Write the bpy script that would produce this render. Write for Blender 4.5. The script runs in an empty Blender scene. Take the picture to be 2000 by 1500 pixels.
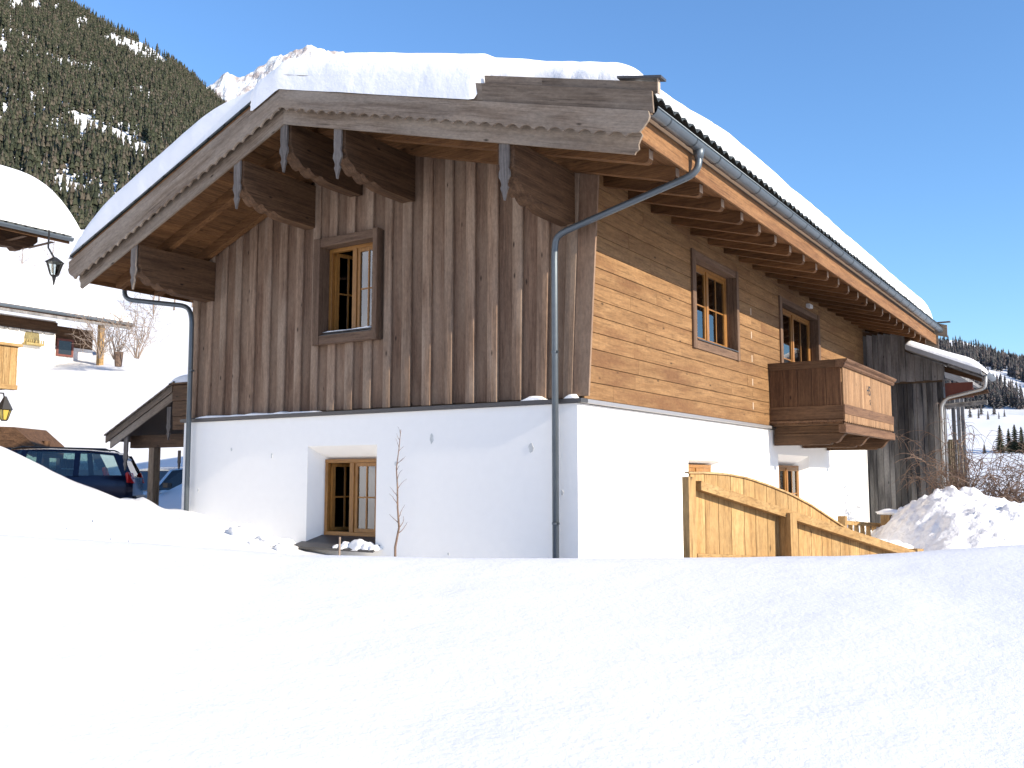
import bpy, bmesh, math, random
import numpy as np
from mathutils import Vector, Matrix, noise
R = math.radians
rng = random.Random(7)
nrng = np.random.default_rng(7)
SC = bpy.context.scene
COL = SC.collection

# ------------------------------------------------------------------ camera, sky, sun, exposure
CX, CY, CZ = 5.393, -9.618, 1.5
YAW = R(33.3); PITCH = math.atan(185/1826)
Fx, Fy = -math.sin(YAW), math.cos(YAW)
Rx, Ry = math.cos(YAW), math.sin(YAW)
cam = bpy.data.cameras.new('camera'); cam.sensor_width = 36; cam.lens = 1826/2000*36
cam.clip_start = 0.1; cam.clip_end = 20000
camo = bpy.data.objects.new('camera', cam); COL.objects.link(camo)
camo.location = (CX, CY, CZ); camo.rotation_euler = (R(90)+PITCH, 0, YAW)
SC.camera = camo
SUN = Vector((1, -0.035, 0.425)).normalized()
world = bpy.data.worlds.new('World'); SC.world = world; world.use_nodes = True
wn = world.node_tree.nodes; wl = world.node_tree.links
sky = wn.new('ShaderNodeTexSky'); sky.sky_type = 'NISHITA'; sky.sun_disc = False
sky.sun_elevation = math.asin(SUN.z); sky.sun_rotation = math.atan2(SUN.x, SUN.y)
sky.altitude = 900; sky.air_density = 1.3; sky.dust_density = 0.6; sky.ozone_density = 7.0
wl.new(sky.outputs[0], wn['Background'].inputs[0]); wn['Background'].inputs[1].default_value = 0.127
sl = bpy.data.lights.new('sun', 'SUN'); sl.energy = 3.9; sl.angle = R(0.53); sl.color = (1, .89, .74)
slo = bpy.data.objects.new('sun', sl); COL.objects.link(slo)
slo.rotation_euler = SUN.to_track_quat('Z', 'Y').to_euler(); slo.location = (60, -5, 40)
SC.view_settings.view_transform = 'Standard'; SC.view_settings.look = 'None'
SC.view_settings.gamma = 1; SC.view_settings.exposure = 1.0; SC.view_settings.use_curve_mapping = False
SC.render.engine = 'CYCLES'
SC.cycles.max_bounces = 8; SC.cycles.diffuse_bounces = 5; SC.cycles.transparent_max_bounces = 12

def ray(px, py):
    a = (px-1000)/1826; b = (py-750)/1826; cp, sp = math.cos(PITCH), math.sin(PITCH)
    h = cp+b*sp
    return (Fx*h+Rx*a, Fy*h+Ry*a, sp-b*cp), h
def at(px, py, t):
    d, h = ray(px, py)
    return Vector((CX+d[0]/h*t, CY+d[1]/h*t, CZ+d[2]/h*t))
def gx(px, py, y=0.):
    d, h = ray(px, py); k = (y-CY)/d[1]
    return Vector((CX+d[0]*k, y, CZ+d[2]*k))
def rx(px, py, x=0.):
    d, h = ray(px, py); k = (x-CX)/d[0]
    return Vector((x, CY+d[1]*k, CZ+d[2]*k))
def elev(px, py):
    d, h = ray(px, py); return d[2]/h
def sstep(a, b, x):
    u = min(1, max(0, (x-a)/(b-a))); return u*u*(3-2*u)
def nsstep(a, b, x):
    u = np.clip((x-a)/(b-a), 0, 1); return u*u*(3-2*u)

# ------------------------------------------------------------------ materials
def newmat(name):
    m = bpy.data.materials.new(name); m.use_nodes = True
    n = m.node_tree.nodes; l = m.node_tree.links
    return m, n, l, n['Principled BSDF']
def N(n, t, **k):
    o = n.new(t)
    for a, v in k.items():
        if a in o.inputs.keys(): o.inputs[a].default_value = v
        else: setattr(o, a, v)
    return o
def mixrgb(n, l, fac, a, b, mode='MIX'):
    m = n.new('ShaderNodeMix'); m.data_type = 'RGBA'; m.blend_type = mode
    for i, v in ((0, fac), (6, a), (7, b)):
        if isinstance(v, (int, float)): m.inputs[i].default_value = v
        elif isinstance(v, tuple): m.inputs[i].default_value = (*v, 1)
        else: l.new(v, m.inputs[i])
    return m.outputs[2]
def ramp(n, l, src, p0, p1, c0=(0, 0, 0), c1=(1, 1, 1)):
    r = n.new('ShaderNodeValToRGB'); r.color_ramp.elements[0].position = p0; r.color_ramp.elements[1].position = p1
    r.color_ramp.elements[0].color = (*c0, 1); r.color_ramp.elements[1].color = (*c1, 1)
    l.new(src, r.inputs[0]); return r.outputs[0]
def bump(n, l, h, strength, dist, bsdf):
    b = n.new('ShaderNodeBump'); b.inputs['Strength'].default_value = strength; b.inputs['Distance'].default_value = dist
    l.new(h, b.inputs['Height']); l.new(b.outputs[0], bsdf.inputs['Normal']); return b

def wood(name, dark, light, axis='z', vary=.35, grain=22, knots=True, rough=.75, spec=.25, grey=None, weather=None):
    """grain runs along axis; each object gets its own shift and tint"""
    m, n, l, p = newmat(name)
    tc = n.new('ShaderNodeTexCoord'); oi = n.new('ShaderNodeObjectInfo')
    mul = N(n, 'ShaderNodeMath', operation='MULTIPLY'); l.new(oi.outputs['Random'], mul.inputs[0]); mul.inputs[1].default_value = 43.7
    add = n.new('ShaderNodeVectorMath'); add.operation = 'ADD'
    l.new(tc.outputs['Object'], add.inputs[0]); l.new(mul.outputs[0], add.inputs[1])
    def mp(along, across):
        k = n.new('ShaderNodeMapping')
        sc = [across]*3; sc['xyz'.index(axis)] = along
        k.inputs['Scale'].default_value = sc; l.new(add.outputs[0], k.inputs[0]); return k.outputs[0]
    g1 = N(n, 'ShaderNodeTexNoise', Scale=1.0, Detail=6, Roughness=.62, Distortion=.6); l.new(mp(.9, grain), g1.inputs[0])
    g2 = N(n, 'ShaderNodeTexNoise', Scale=1.0, Detail=3, Roughness=.6); l.new(mp(2.5, grain*5), g2.inputs[0])
    g3 = N(n, 'ShaderNodeTexNoise', Scale=1.0, Detail=3, Roughness=.5); l.new(mp(.7, 3.2), g3.inputs[0])
    c = mixrgb(n, l, ramp(n, l, g1.outputs[0], .32, .68), dark, light)
    c = mixrgb(n, l, ramp(n, l, g2.outputs[0], .5, .8), c, tuple(x*.45 for x in dark))
    if grey:
        c = mixrgb(n, l, ramp(n, l, g3.outputs[0], .42, .68), c, grey)
    if weather:
        w = N(n, 'ShaderNodeTexNoise', Scale=1.0, Detail=5, Roughness=.65); l.new(mp(.45, 2.1), w.inputs[0])
        c = mixrgb(n, l, ramp(n, l, w.outputs[0], .52, .66), c, weather)
    if knots:
        v = N(n, 'ShaderNodeTexVoronoi', Scale=1.0); v.inputs['Randomness'].default_value = 1
        l.new(mp(2.0, 5.5), v.inputs[0])
        kk = ramp(n, l, v.outputs['Distance'], .035, .10, (1, 1, 1), (0, 0, 0))
        c = mixrgb(n, l, kk, c, tuple(x*.28 for x in dark))
    mo = N(n, 'ShaderNodeTexNoise', Scale=1.0, Detail=4, Roughness=.7); l.new(mp(14, 34), mo.inputs[0])
    mf = ramp(n, l, mo.outputs[0], .33, .67, (.72, .72, .72), (1.0, 1.0, 1.0))
    c = mixrgb(n, l, 1.0, c, mf, 'MULTIPLY')
    mr = N(n, 'ShaderNodeMapRange'); mr.inputs[3].default_value = (1-vary)*1.17; mr.inputs[4].default_value = (1+vary*.6)*1.17
    l.new(oi.outputs['Random'], mr.inputs[0])
    vm = n.new('ShaderNodeVectorMath'); vm.operation = 'SCALE'; l.new(c, vm.inputs[0]); l.new(mr.outputs[0], vm.inputs['Scale'])
    l.new(vm.outputs[0], p.inputs['Base Color'])
    p.inputs['Roughness'].default_value = rough; p.inputs['Specular IOR Level'].default_value = spec
    bump(n, l, g1.outputs[0], .35, .012, p)
    return m
def plain(name, col, rough=.5, metal=0., spec=.5, nscale=0, namt=.15, bmp=0, bdist=.003):
    m, n, l, p = newmat(name)
    p.inputs['Base Color'].default_value = (*col, 1); p.inputs['Roughness'].default_value = rough
    p.inputs['Metallic'].default_value = metal; p.inputs['Specular IOR Level'].default_value = spec
    if nscale:
        tc = n.new('ShaderNodeTexCoord')
        t = N(n, 'ShaderNodeTexNoise', Scale=nscale, Detail=5, Roughness=.6); l.new(tc.outputs['Object'], t.inputs[0])
        l.new(mixrgb(n, l, ramp(n, l, t.outputs[0], .3, .7), tuple(c*(1-namt) for c in col), tuple(min(1, c*(1+namt)) for c in col)), p.inputs['Base Color'])
        if bmp: bump(n, l, t.outputs[0], bmp, bdist, p)
    return m
def snowmat(name, fine=60, coarse=2.2, bf=.25, bc=.3, col=(.88, .87, .85)):
    m, n, l, p = newmat(name)
    tc = n.new('ShaderNodeTexCoord')
    a = N(n, 'ShaderNodeTexNoise', Scale=fine, Detail=4, Roughness=.7); l.new(tc.outputs['Object'], a.inputs[0])
    b = N(n, 'ShaderNodeTexNoise', Scale=coarse, Detail=5, Roughness=.55); l.new(tc.outputs['Object'], b.inputs[0])
    p.inputs['Base Color'].default_value = (*col, 1)
    p.inputs['Roughness'].default_value = .65; p.inputs['Specular IOR Level'].default_value = .2
    b1 = n.new('ShaderNodeBump'); b1.inputs['Strength'].default_value = bc; b1.inputs['Distance'].default_value = .12; l.new(b.outputs[0], b1.inputs['Height'])
    b2 = n.new('ShaderNodeBump'); b2.inputs['Strength'].default_value = bf; b2.inputs['Distance'].default_value = .008; l.new(a.outputs[0], b2.inputs['Height'])
    l.new(b1.outputs[0], b2.inputs['Normal']); l.new(b2.outputs[0], p.inputs['Normal'])
    return m
def glassmat(name, tint=(.9, .95, .95), ior=1.7):
    m, n, l, p = newmat(name); n.remove(p); out = n['Material Output']
    tr = n.new('ShaderNodeBsdfTransparent'); tr.inputs[0].default_value = (*tint, 1)
    gl = n.new('ShaderNodeBsdfGlossy'); gl.inputs['Roughness'].default_value = .015
    fr = n.new('ShaderNodeFresnel'); fr.inputs[0].default_value = ior
    mx = n.new('ShaderNodeMixShader'); l.new(fr.outputs[0], mx.inputs[0]); l.new(tr.outputs[0], mx.inputs[1]); l.new(gl.outputs[0], mx.inputs[2])
    l.new(mx.outputs[0], out.inputs[0]); return m

M = {}
M['board'] = wood('weathered_board', (.115, .064, .039), (.21, .127, .080), 'z', .2, 14, grey=(.225, .15, .10))
M['board2'] = wood('weathered_cover_board', (.17, .104, .066), (.31, .205, .135), 'z', .18, 14, grey=(.33, .24, .17))  # lighter than the under boards: weathering plus ambient light put in the tint
M['plank'] = wood('larch_plank', (.17, .088, .035), (.275, .158, .070), 'y', .08, 11, weather=(.155, .076, .032))
for a in 'xyz':
    M['barge'+a] = wood('grey_bargeboard_'+a, (.135, .095, .065), (.25, .19, .138), a, .16, 14, grey=(.27, .22, .17))
    M['soffit'+a] = wood('soffit_wood_'+a, (.095, .042, .015), (.20, .095, .037), a, .25, 14)
    M['beam'+a] = wood('brown_beam_'+a, (.062, .031, .015), (.14, .076, .039), a, .2, 14)
    M['frame'+a] = wood('window_frame_wood_'+a, (.25, .108, .024), (.34, .16, .04), a, .1, 20, False, .4, .4)
    M['fence'+a] = wood('fresh_larch_'+a, (.33, .19, .07), (.45, .29, .125), a, .16, 9)
    M['casing'+a] = wood('casing_wood_'+a, (.10, .058, .036), (.19, .12, .077), a, .15, 16, False)
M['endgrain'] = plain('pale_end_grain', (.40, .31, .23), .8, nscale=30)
M['pendant'] = wood('silver_pendant', (.12, .10, .086), (.22, .19, .165), 'z', .12, 22, False)
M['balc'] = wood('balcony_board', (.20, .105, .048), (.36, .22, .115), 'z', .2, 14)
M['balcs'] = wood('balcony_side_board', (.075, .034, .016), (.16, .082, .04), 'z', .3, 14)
M['balcx'] = wood('balcony_rail', (.10, .05, .026), (.19, .105, .057), 'y', .15, 14)
M['barn'] = wood('dark_barn_board', (.022, .022, .024), (.085, .083, .085), 'z', .5, 12, True, grey=(.17, .165, .16))
M['barn2'] = wood('grey_barn_board', (.075, .074, .075), (.20, .195, .19), 'z', .35, 12, True, grey=(.26, .25, .245))
M['plaster'] = plain('white_plaster', (.93, .90, .84), .9, spec=.1, nscale=9, namt=.012, bmp=.25, bdist=.004)
M['inner'] = plain('room_wall', (.30, .24, .18), .9)
M['patch'] = plain('plaster_repair', (.60, .60, .57), .9, nscale=20, namt=.2)
M['flash'] = plain('dark_flashing', (.085, .08, .078), .45, .5)
M['zinc'] = plain('grey_gutter_metal', (.115, .135, .15), .42, .55, nscale=8, namt=.08)
M['zincd'] = plain('dark_gutter_ring', (.06, .07, .075), .4, .6)
M['tile'] = plain('dark_roof_tile', (.035, .04, .036), .6, nscale=20, namt=.4)
M['deck'] = plain('roof_underlay', (.10, .065, .04), .9)
M['snow'] = snowmat('snow')
M['snowg'] = snowmat('field_snow', fine=30, coarse=1.1, bf=.6, bc=.27, col=(.748, .75, .752))
M['snowr'] = snowmat('rough_snow', fine=26, coarse=5, bf=.45, bc=.5)
M['glass'] = glassmat('window_glass', (.8, .85, .85), 3.0)
M['carglass'] = glassmat('car_glass', (.84, .90, .88))
M['black'] = plain('black_plastic', (.012, .012, .014), .45)
M['blue'] = plain('dark_blue_paint', (.006, .009, .03), .18, .3)
M['grey'] = plain('dark_grey_paint', (.06, .06, .062), .2, .4)
M['silver'] = plain('silver_paint', (.52, .55, .58), .25, .6)
M['red'] = plain('tail_light', (.5, .015, .015), .2)
M['lampred'] = plain('red_paint', (.14, .035, .022), .6, nscale=12)
M['iron'] = plain('black_iron', (.03, .028, .026), .5, .6)
M['amber'] = plain('amber_glass', (.55, .40, .08), .3)
M['seat'] = plain('car_seat', (.03, .03, .035), .8)
M['tyre'] = plain('tyre', (.015, .015, .015), .8)
M['bark'] = plain('bark', (.13, .085, .06), .9, nscale=30, namt=.4)
M['twig'] = plain('twig', (.16, .105, .075), .9, nscale=20, namt=.4)
M['twig2'] = plain('pale_twig', (.26, .2, .155), .9, nscale=20, namt=.3)
M['ivy'] = plain('dry_plant', (.33, .25, .10), .9, nscale=20, namt=.4)
M['copper'] = plain('new_copper', (.60, .33, .17), .4, .3)

def conmat(name, cols):
    m, n, l, p = newmat(name)
    g = n.new('ShaderNodeNewGeometry'); oi = n.new('ShaderNodeObjectInfo')
    ad = N(n, 'ShaderNodeMath', operation='ADD'); l.new(g.outputs['Random Per Island'], ad.inputs[0]); l.new(oi.outputs['Random'], ad.inputs[1])
    fr = N(n, 'ShaderNodeMath', operation='FRACT'); l.new(ad.outputs[0], fr.inputs[0])
    r = n.new('ShaderNodeValToRGB'); l.new(fr.outputs[0], r.inputs[0])
    e = r.color_ramp.elements
    while len(e) < len(cols): e.new(.5)
    for i, (pos, c) in enumerate(cols): e[i].position = pos; e[i].color = (*c, 1)
    tc = n.new('ShaderNodeTexCoord')
    t = N(n, 'ShaderNodeTexNoise', Scale=.55, Detail=6, Roughness=.8); l.new(tc.outputs['Object'], t.inputs[0])
    c = mixrgb(n, l, ramp(n, l, t.outputs[0], .3, .7), tuple([.55]*3), tuple([1.35]*3))
    c = mixrgb(n, l, 1.0, r.outputs[0], c, 'MULTIPLY')
    t2 = N(n, 'ShaderNodeTexNoise', Scale=.9, Detail=4, Roughness=.8); l.new(tc.outputs['Object'], t2.inputs[0])
    c = mixrgb(n, l, ramp(n, l, t2.outputs[0], .66, .72), c, (.55, .57, .6))
    l.new(c, p.inputs['Base Color']); p.inputs['Roughness'].default_value = .9; p.inputs['Specular IOR Level'].default_value = .05
    return m
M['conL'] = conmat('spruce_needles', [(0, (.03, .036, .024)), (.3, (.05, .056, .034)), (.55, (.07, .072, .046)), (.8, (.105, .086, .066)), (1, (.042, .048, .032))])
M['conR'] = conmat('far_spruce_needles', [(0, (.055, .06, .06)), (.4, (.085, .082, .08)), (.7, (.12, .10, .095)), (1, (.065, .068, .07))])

# ------------------------------------------------------------------ mesh helpers
class MB:
    def __init__(s): s.v = []; s.f = []
    def add(s, vs, fs):
        o = len(s.v); s.v += [tuple(p) for p in vs]; s.f += [tuple(i+o for i in f) for f in fs]; return s
    def box(s, x0, x1, y0, y1, z0, z1):
        return s.add([(x0, y0, z0), (x1, y0, z0), (x1, y1, z0), (x0, y1, z0), (x0, y0, z1), (x1, y0, z1), (x1, y1, z1), (x0, y1, z1)],
                     [(0, 3, 2, 1), (4, 5, 6, 7), (0, 1, 5, 4), (1, 2, 6, 5), (2, 3, 7, 6), (3, 0, 4, 7)])
    def prism(s, poly, a0, a1, fn):
        """poly 2D points, extruded from a0 to a1; fn(u, v, a) -> xyz"""
        k = len(poly)
        vs = [fn(u, v, a0) for u, v in poly]+[fn(u, v, a1) for u, v in poly]
        fs = [tuple(range(k))[::-1], tuple(range(k, 2*k))]+[(i, (i+1) % k, k+(i+1) % k, k+i) for i in range(k)]
        return s.add(vs, fs)
    def board(s, x0, x1, y0, y1, z0, z1, axis='z', c=.006):
        b = [(x0, x1), (y0, y1), (z0, z1)]; i = 'xyz'.index(axis); j, k = [q for q in range(3) if q != i]
        (u0, u1), (v0, v1) = b[j], b[k]; c = min(c, (u1-u0)*.3, (v1-v0)*.3)
        poly = [(u0+c, v0), (u1-c, v0), (u1, v0+c), (u1, v1-c), (u1-c, v1), (u0+c, v1), (u0, v1-c), (u0, v0+c)]
        def fn(u, v, a):
            p = [0, 0, 0]; p[i] = a; p[j] = u; p[k] = v; return tuple(p)
        return s.prism(poly, b[i][0], b[i][1], fn)
    def tube(s, pts, r, n=8, caps=True, bend=0.0):
        pts = [Vector(p) for p in pts]
        if bend:
            q = [pts[0]]
            for i in range(1, len(pts)-1):
                a, b, c = pts[i-1], pts[i], pts[i+1]
                d0 = min(bend, (a-b).length*.45); d1 = min(bend, (c-b).length*.45)
                p0 = b+(a-b).normalized()*d0; p1 = b+(c-b).normalized()*d1
                for k in range(6):
                    u = k/5; q.append(p0*(1-u)**2+b*2*u*(1-u)+p1*u*u)
            q.append(pts[-1]); pts = q
        rs = r if isinstance(r, (list, tuple)) else [r]*len(pts)
        vs = []; fs = []; up = None
        for i, p in enumerate(pts):
            d = (pts[min(i+1, len(pts)-1)]-pts[max(i-1, 0)]).normalized()
            if up is None: up = d.orthogonal().normalized()
            up = (up-d*up.dot(d))
            up = up.normalized() if up.length > 1e-6 else d.orthogonal().normalized()
            w = d.cross(up)
            for k in range(n):
                a = 2*math.pi*k/n; vs.append(p+(up*math.cos(a)+w*math.sin(a))*rs[i])
        for i in range(len(pts)-1):
            for k in range(n):
                fs.append((i*n+k, i*n+(k+1) % n, (i+1)*n+(k+1) % n, (i+1)*n+k))
        if caps: fs += [tuple(range(n))[::-1], tuple(range((len(pts)-1)*n, len(pts)*n))]
        return s.add(vs, fs)
    def mesh(s, name, smooth=False):
        me = bpy.data.meshes.new(name); me.from_pydata(s.v, [], s.f)
        bm = bmesh.new(); bm.from_mesh(me); bmesh.ops.recalc_face_normals(bm, faces=bm.faces); bm.to_mesh(me); bm.free()
        if smooth:
            me.polygons.foreach_set('use_smooth', [True]*len(me.polygons))
        return me
    def build(s, name, mat, parent=None, smooth=False, auto=None):
        me = s.mesh(name, smooth or auto); o = bpy.data.objects.new(name, me); COL.objects.link(o)
        me.materials.append(M[mat] if isinstance(mat, str) else mat)
        if auto: 
            try: me.set_sharp_from_angle(angle=R(auto))
            except Exception: pass
        if parent: o.parent = parent
        return o
def tag(o, label=None, cat=None, group=None, kind=None):
    if label: o['label'] = label
    if cat: o['category'] = cat
    if group: o['group'] = group
    if kind: o['kind'] = kind
    return o
def empty(name, loc=(0, 0, 0), parent=None):
    # root empties stay at the thing's base; children are built in world space and shifted back
    o = bpy.data.objects.new(name, None); COL.objects.link(o); o.location = loc; o.empty_display_size = .2
    if parent: o.parent = parent
    return o
def adopt(root, loc):
    """move a finished world-space thing's origin to loc without moving its parts"""
    root.location = loc
    mi = Matrix.Translation(-Vector(loc))
    for ch in root.children: ch.matrix_parent_inverse = mi
def gridobj(name, V, nu, nv, mat, smooth=True, parent=None):
    """V (nu*nv,3) row-major in u"""
    me = bpy.data.meshes.new(name)
    i, j = np.meshgrid(np.arange(nu-1), np.arange(nv-1), indexing='ij')
    a = (i*nv+j).ravel(); F = np.stack([a, a+nv, a+nv+1, a+1], 1)
    me.vertices.add(len(V)); me.vertices.foreach_set('co', np.asarray(V, np.float32).ravel())
    me.loops.add(F.size); me.polygons.add(len(F))
    me.loops.foreach_set('vertex_index', F.ravel().astype(np.int32))
    me.polygons.foreach_set('loop_start', np.arange(0, F.size, 4, dtype=np.int32))
    me.polygons.foreach_set('loop_total', np.full(len(F), 4, np.int32))
    me.polygons.foreach_set('use_smooth', np.full(len(F), smooth, bool))
    me.update(calc_edges=True); me.validate()
    me.materials.append(M[mat]); o = bpy.data.objects.new(name, me); COL.objects.link(o)
    if parent: o.parent = parent
    return o
def vnoise(x, y, seed=0, oct=4, rough=.5):
    """numpy value noise, -1..1"""
    out = np.zeros_like(x, dtype=float); amp = 1; tot = 0
    for o in range(oct):
        xi = np.floor(x); yi = np.floor(y); fx = x-xi; fy = y-yi
        fx = fx*fx*(3-2*fx); fy = fy*fy*(3-2*fy)
        def h(a, b):
            k = np.sin(a*127.1+b*311.7+seed*74.7+o*19.19)*43758.5453
            return (k-np.floor(k))*2-1
        v = (h(xi, yi)*(1-fx)+h(xi+1, yi)*fx)*(1-fy)+(h(xi, yi+1)*(1-fx)+h(xi+1, yi+1)*fx)*fy
        out += v*amp; tot += amp; amp *= rough; x = x*2.03+11.3; y = y*2.03+5.7
    return out/tot

# ------------------------------------------------------------------ terrain
PXS = lambda px: (px-1000)/1826*math.cos(0)
CREST_S = np.array([-9, -4.1, -2.9, -1.7, -.4, 1.35, 2.8, 3.4, 4.0, 8]); CREST_Z = np.array([1.1, 1.06, .99, .90, .875, .875, .895, .935, .975, 1.15])
BANK_S = np.array([-14, -9, -7.12, -6.69, -5.9, -5.2, -4.63, -2.9, -1.2, 3]); BANK_Z = np.array([2.6, 2.4, 1.96, 1.75, 1.32, 1.04, .9, .49, .3, .2])
RIDGE_AZ = np.radians(np.array([-180, -120, -60, -34, -29, -24, -20.5, -17, -14, -8, 0, 12, 24, 26, 29, 34, 60, 120, 180]))
RIDGE_E = np.array([.34, .50, .50, .56, .55, .505, .455, .375, .32, .24, .18, .15, .165, .161, .142, .11, .09, .16, .34])  # slope behind the camera is unseen, raised for white window reflections and bounce
_rp = [(-400, -330), (-150, -190), (0, -105), (100, -45), (180, 6), (250, 44), (310, 80), (380, 135), (440, 190), (520, 265), (620, 340)]
_aL = np.array([math.atan(((px_-1000)/1826)/(math.cos(PITCH)+(py_-750)/1826*math.sin(PITCH))) for px_, py_ in _rp]); _eL = np.array([elev(*q) for q in _rp])
_k = RIDGE_AZ > -.12; _j = RIDGE_AZ < -.75
RIDGE_AZ, RIDGE_E = np.concatenate([RIDGE_AZ[_j], _aL, RIDGE_AZ[_k]]), np.concatenate([RIDGE_E[_j], _eL, RIDGE_E[_k]])
LT = np.log(np.array([18, 22, 27, 45, 120, 400])); LZ = np.array([.6, .75, 2.4, 7.0, 25, 96.])
RT = np.log(np.array([18, 30, 60, 150, 450, 800])); RZ = np.array([.2, .3, .6, 3.0, 12.6, 56.])
def ground_z(x, y):
    x = np.asarray(x, float); y = np.asarray(y, float)
    dx, dy = x-CX, y-CY
    t = dx*Fx+dy*Fy; s = dx*Rx+dy*Ry; r = np.hypot(dx, dy)+1e-6; az = np.arctan2(s, t)
    # foreground mound
    zc = np.interp(s, CREST_S, CREST_Z); tc = 7.5
    u = np.clip(t/tc, 0, 1); g = .5*u**1.3+.5*(1-(1-u)**2)
    base = np.interp(s, BANK_S, BANK_Z)*nsstep(8.8, 12.6, t)
    drop = nsstep(-6.95, -7.8, x)
    bank = base*(1-drop*nsstep(13.0, 14.7, t))+.58*drop*nsstep(13.0, 14.7, t)
    bank = np.where(s > -1, bank+.0, bank)
    near = np.where(t < tc, zc*g, zc*(1-nsstep(tc, tc+2.4, t)))
    near = np.maximum(near, 0)*1.0
    k = nsstep(tc, tc+3.0, t)
    zn = near*(1-k*.0)+bank*k
    lump = vnoise(x*1.3, y*1.3, 3, 4)*.05*nsstep(9, 12, t)*(1-nsstep(22, 30, t))
    lump += np.maximum(vnoise(x*2.7, y*2.7, 9, 3), 0)*.16*nsstep(11.8, 13.2, t)*(1-nsstep(14.6, 16, t))*nsstep(-1.5, -3.2, s)*nsstep(-6.4, -5.2, s)
    zn = zn+lump+vnoise(x*.35, y*.35, 5, 3)*.03*nsstep(0, 3, t)*(1-nsstep(6, 8, t))
    # far hills
    tt = r*np.cos(np.clip(az, -.5, .5)); lt = np.log(np.maximum(tt, 5))
    er = np.interp(az, RIDGE_AZ, RIDGE_E)
    zl = np.interp(lt, LT, LZ); zr = np.interp(lt, RT, RZ)
    wl_ = nsstep(-.02, -.30, az)*(1-nsstep(-2.2, -3.0, az))
    zb = zl*wl_+zr*(1-wl_)
    t0 = 400*wl_+800*(1-wl_)
    zt0 = 96*wl_+56*(1-wl_)
    zridge = er*1500-18
    v = np.clip((tt-t0)/(1500-t0), 0, 1)
    zf = np.where(tt < t0, zb, zt0+(zridge-zt0)*(v**1.05))
    zf = np.where(tt > 1500, zridge-(tt-1500)*.28, zf)
    zf = zf+vnoise(x*.01, y*.01, 2, 4)*np.clip((tt-300)/1200, 0, 1)*12*np.clip((1600-tt)/300, .25, 1)+vnoise(x*.06, y*.06, 4, 3)*np.clip((tt-30)/100, 0, 1)*.8
    w = nsstep(17, 23, r)
    return zn*(1-w)+zf*w
def build_ground():
    rings = 0.35*1.0275**np.arange(0, 336)
    ang = np.concatenate([np.radians(np.arange(-36, 36.01, .2)), np.radians(np.arange(38, 323, 3.0)), [np.radians(324)]])
    A, Rr = np.meshgrid(ang, rings, indexing='ij')
    S = Rr*np.sin(A); T = Rr*np.cos(A)
    X = CX+Fx*T+Rx*S; Y = CY+Fy*T+Ry*S; Z = ground_z(X, Y)
    return tag(gridobj('snow_field', np.stack([X, Y, Z], 2).reshape(-1, 3), len(ang), len(rings), 'snowg'), kind='structure',
               label='smooth white snow field rising into hills', cat='ground')
build_ground()

# ------------------------------------------------------------------ the chalet
house = empty('chalet'); tag(house, 'timber and white plaster chalet with deep carved eaves under thick roof snow', 'house')
RIDGE = -3.65; SR, SL = .277, .385
WX0 = -7.2; YL = 14.75           # left wall, far wall
YF = .08                         # face of the gable cladding
def zs(x):                       # underside of the roof boarding
    return 5.0+SR*(1.31-x) if x >= RIDGE else 5.0+SR*(1.31-RIDGE)-SL*(RIDGE-x)

G = lambda y0: (lambda u, d, z: (u, y0-d, z))      # gable: u = x, d = outwards
W = lambda x0: (lambda u, d, z: (x0+d, u, z))      # side wall: u = y
def mbox(mb, f, u0, u1, d0, d1, z0, z1, c=.004):
    a = f(u0, d0, z0); b = f(u1, d1, z1)
    lo = [min(p, q) for p, q in zip(a, b)]; hi = [max(p, q) for p, q in zip(a, b)]
    ax = 'xyz'[max(range(3), key=lambda i: hi[i]-lo[i])]
    return mb.board(lo[0], hi[0], lo[1], hi[1], lo[2], hi[2], ax, c)

def wallsheet(f, u0, u1, z0, z1, holes, thick, name, mat, parent):
    """holes: (ou0,ou1,oz0,oz1, iu0,iu1,iz0,iz1) outer rectangle on the face, inner at depth"""
    mb = MB()
    for d, k in ((0, 0), (-thick, 4)):
        us = sorted({u0, u1, *[h[k] for h in holes], *[h[k+1] for h in holes]}); zz = sorted({z0, z1, *[h[k+2] for h in holes], *[h[k+3] for h in holes]})
        for a, b in zip(us, us[1:]):
            for c, e in zip(zz, zz[1:]):
                m, q = (a+b)/2, (c+e)/2
                if any(h[k] < m < h[k+1] and h[k+2] < q < h[k+3] for h in holes): continue
                mb.add([f(a, d, c), f(b, d, c), f(b, d, e), f(a, d, e)], [(0, 1, 2, 3)])
    for h in holes:
        o = [f(h[0], 0, h[2]), f(h[1], 0, h[2]), f(h[1], 0, h[3]), f(h[0], 0, h[3])]
        i = [f(h[4], -thick, h[6]), f(h[5], -thick, h[6]), f(h[5], -thick, h[7]), f(h[4], -thick, h[7])]
        for q in range(4): mb.add([o[q], o[(q+1) % 4], i[(q+1) % 4], i[q]], [(0, 1, 2, 3)])
    for a, b in (((u0, z0), (u1, z0)), ((u0, z1), (u1, z1)), ((u0, z0), (u0, z1)), ((u1, z0), (u1, z1))):
        mb.add([f(a[0], 0, a[1]), f(b[0], 0, b[1]), f(b[0], -thick, b[1]), f(a[0], -thick, a[1])], [(0, 1, 2, 3)])
    return mb.build(name, mat, parent)

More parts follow.
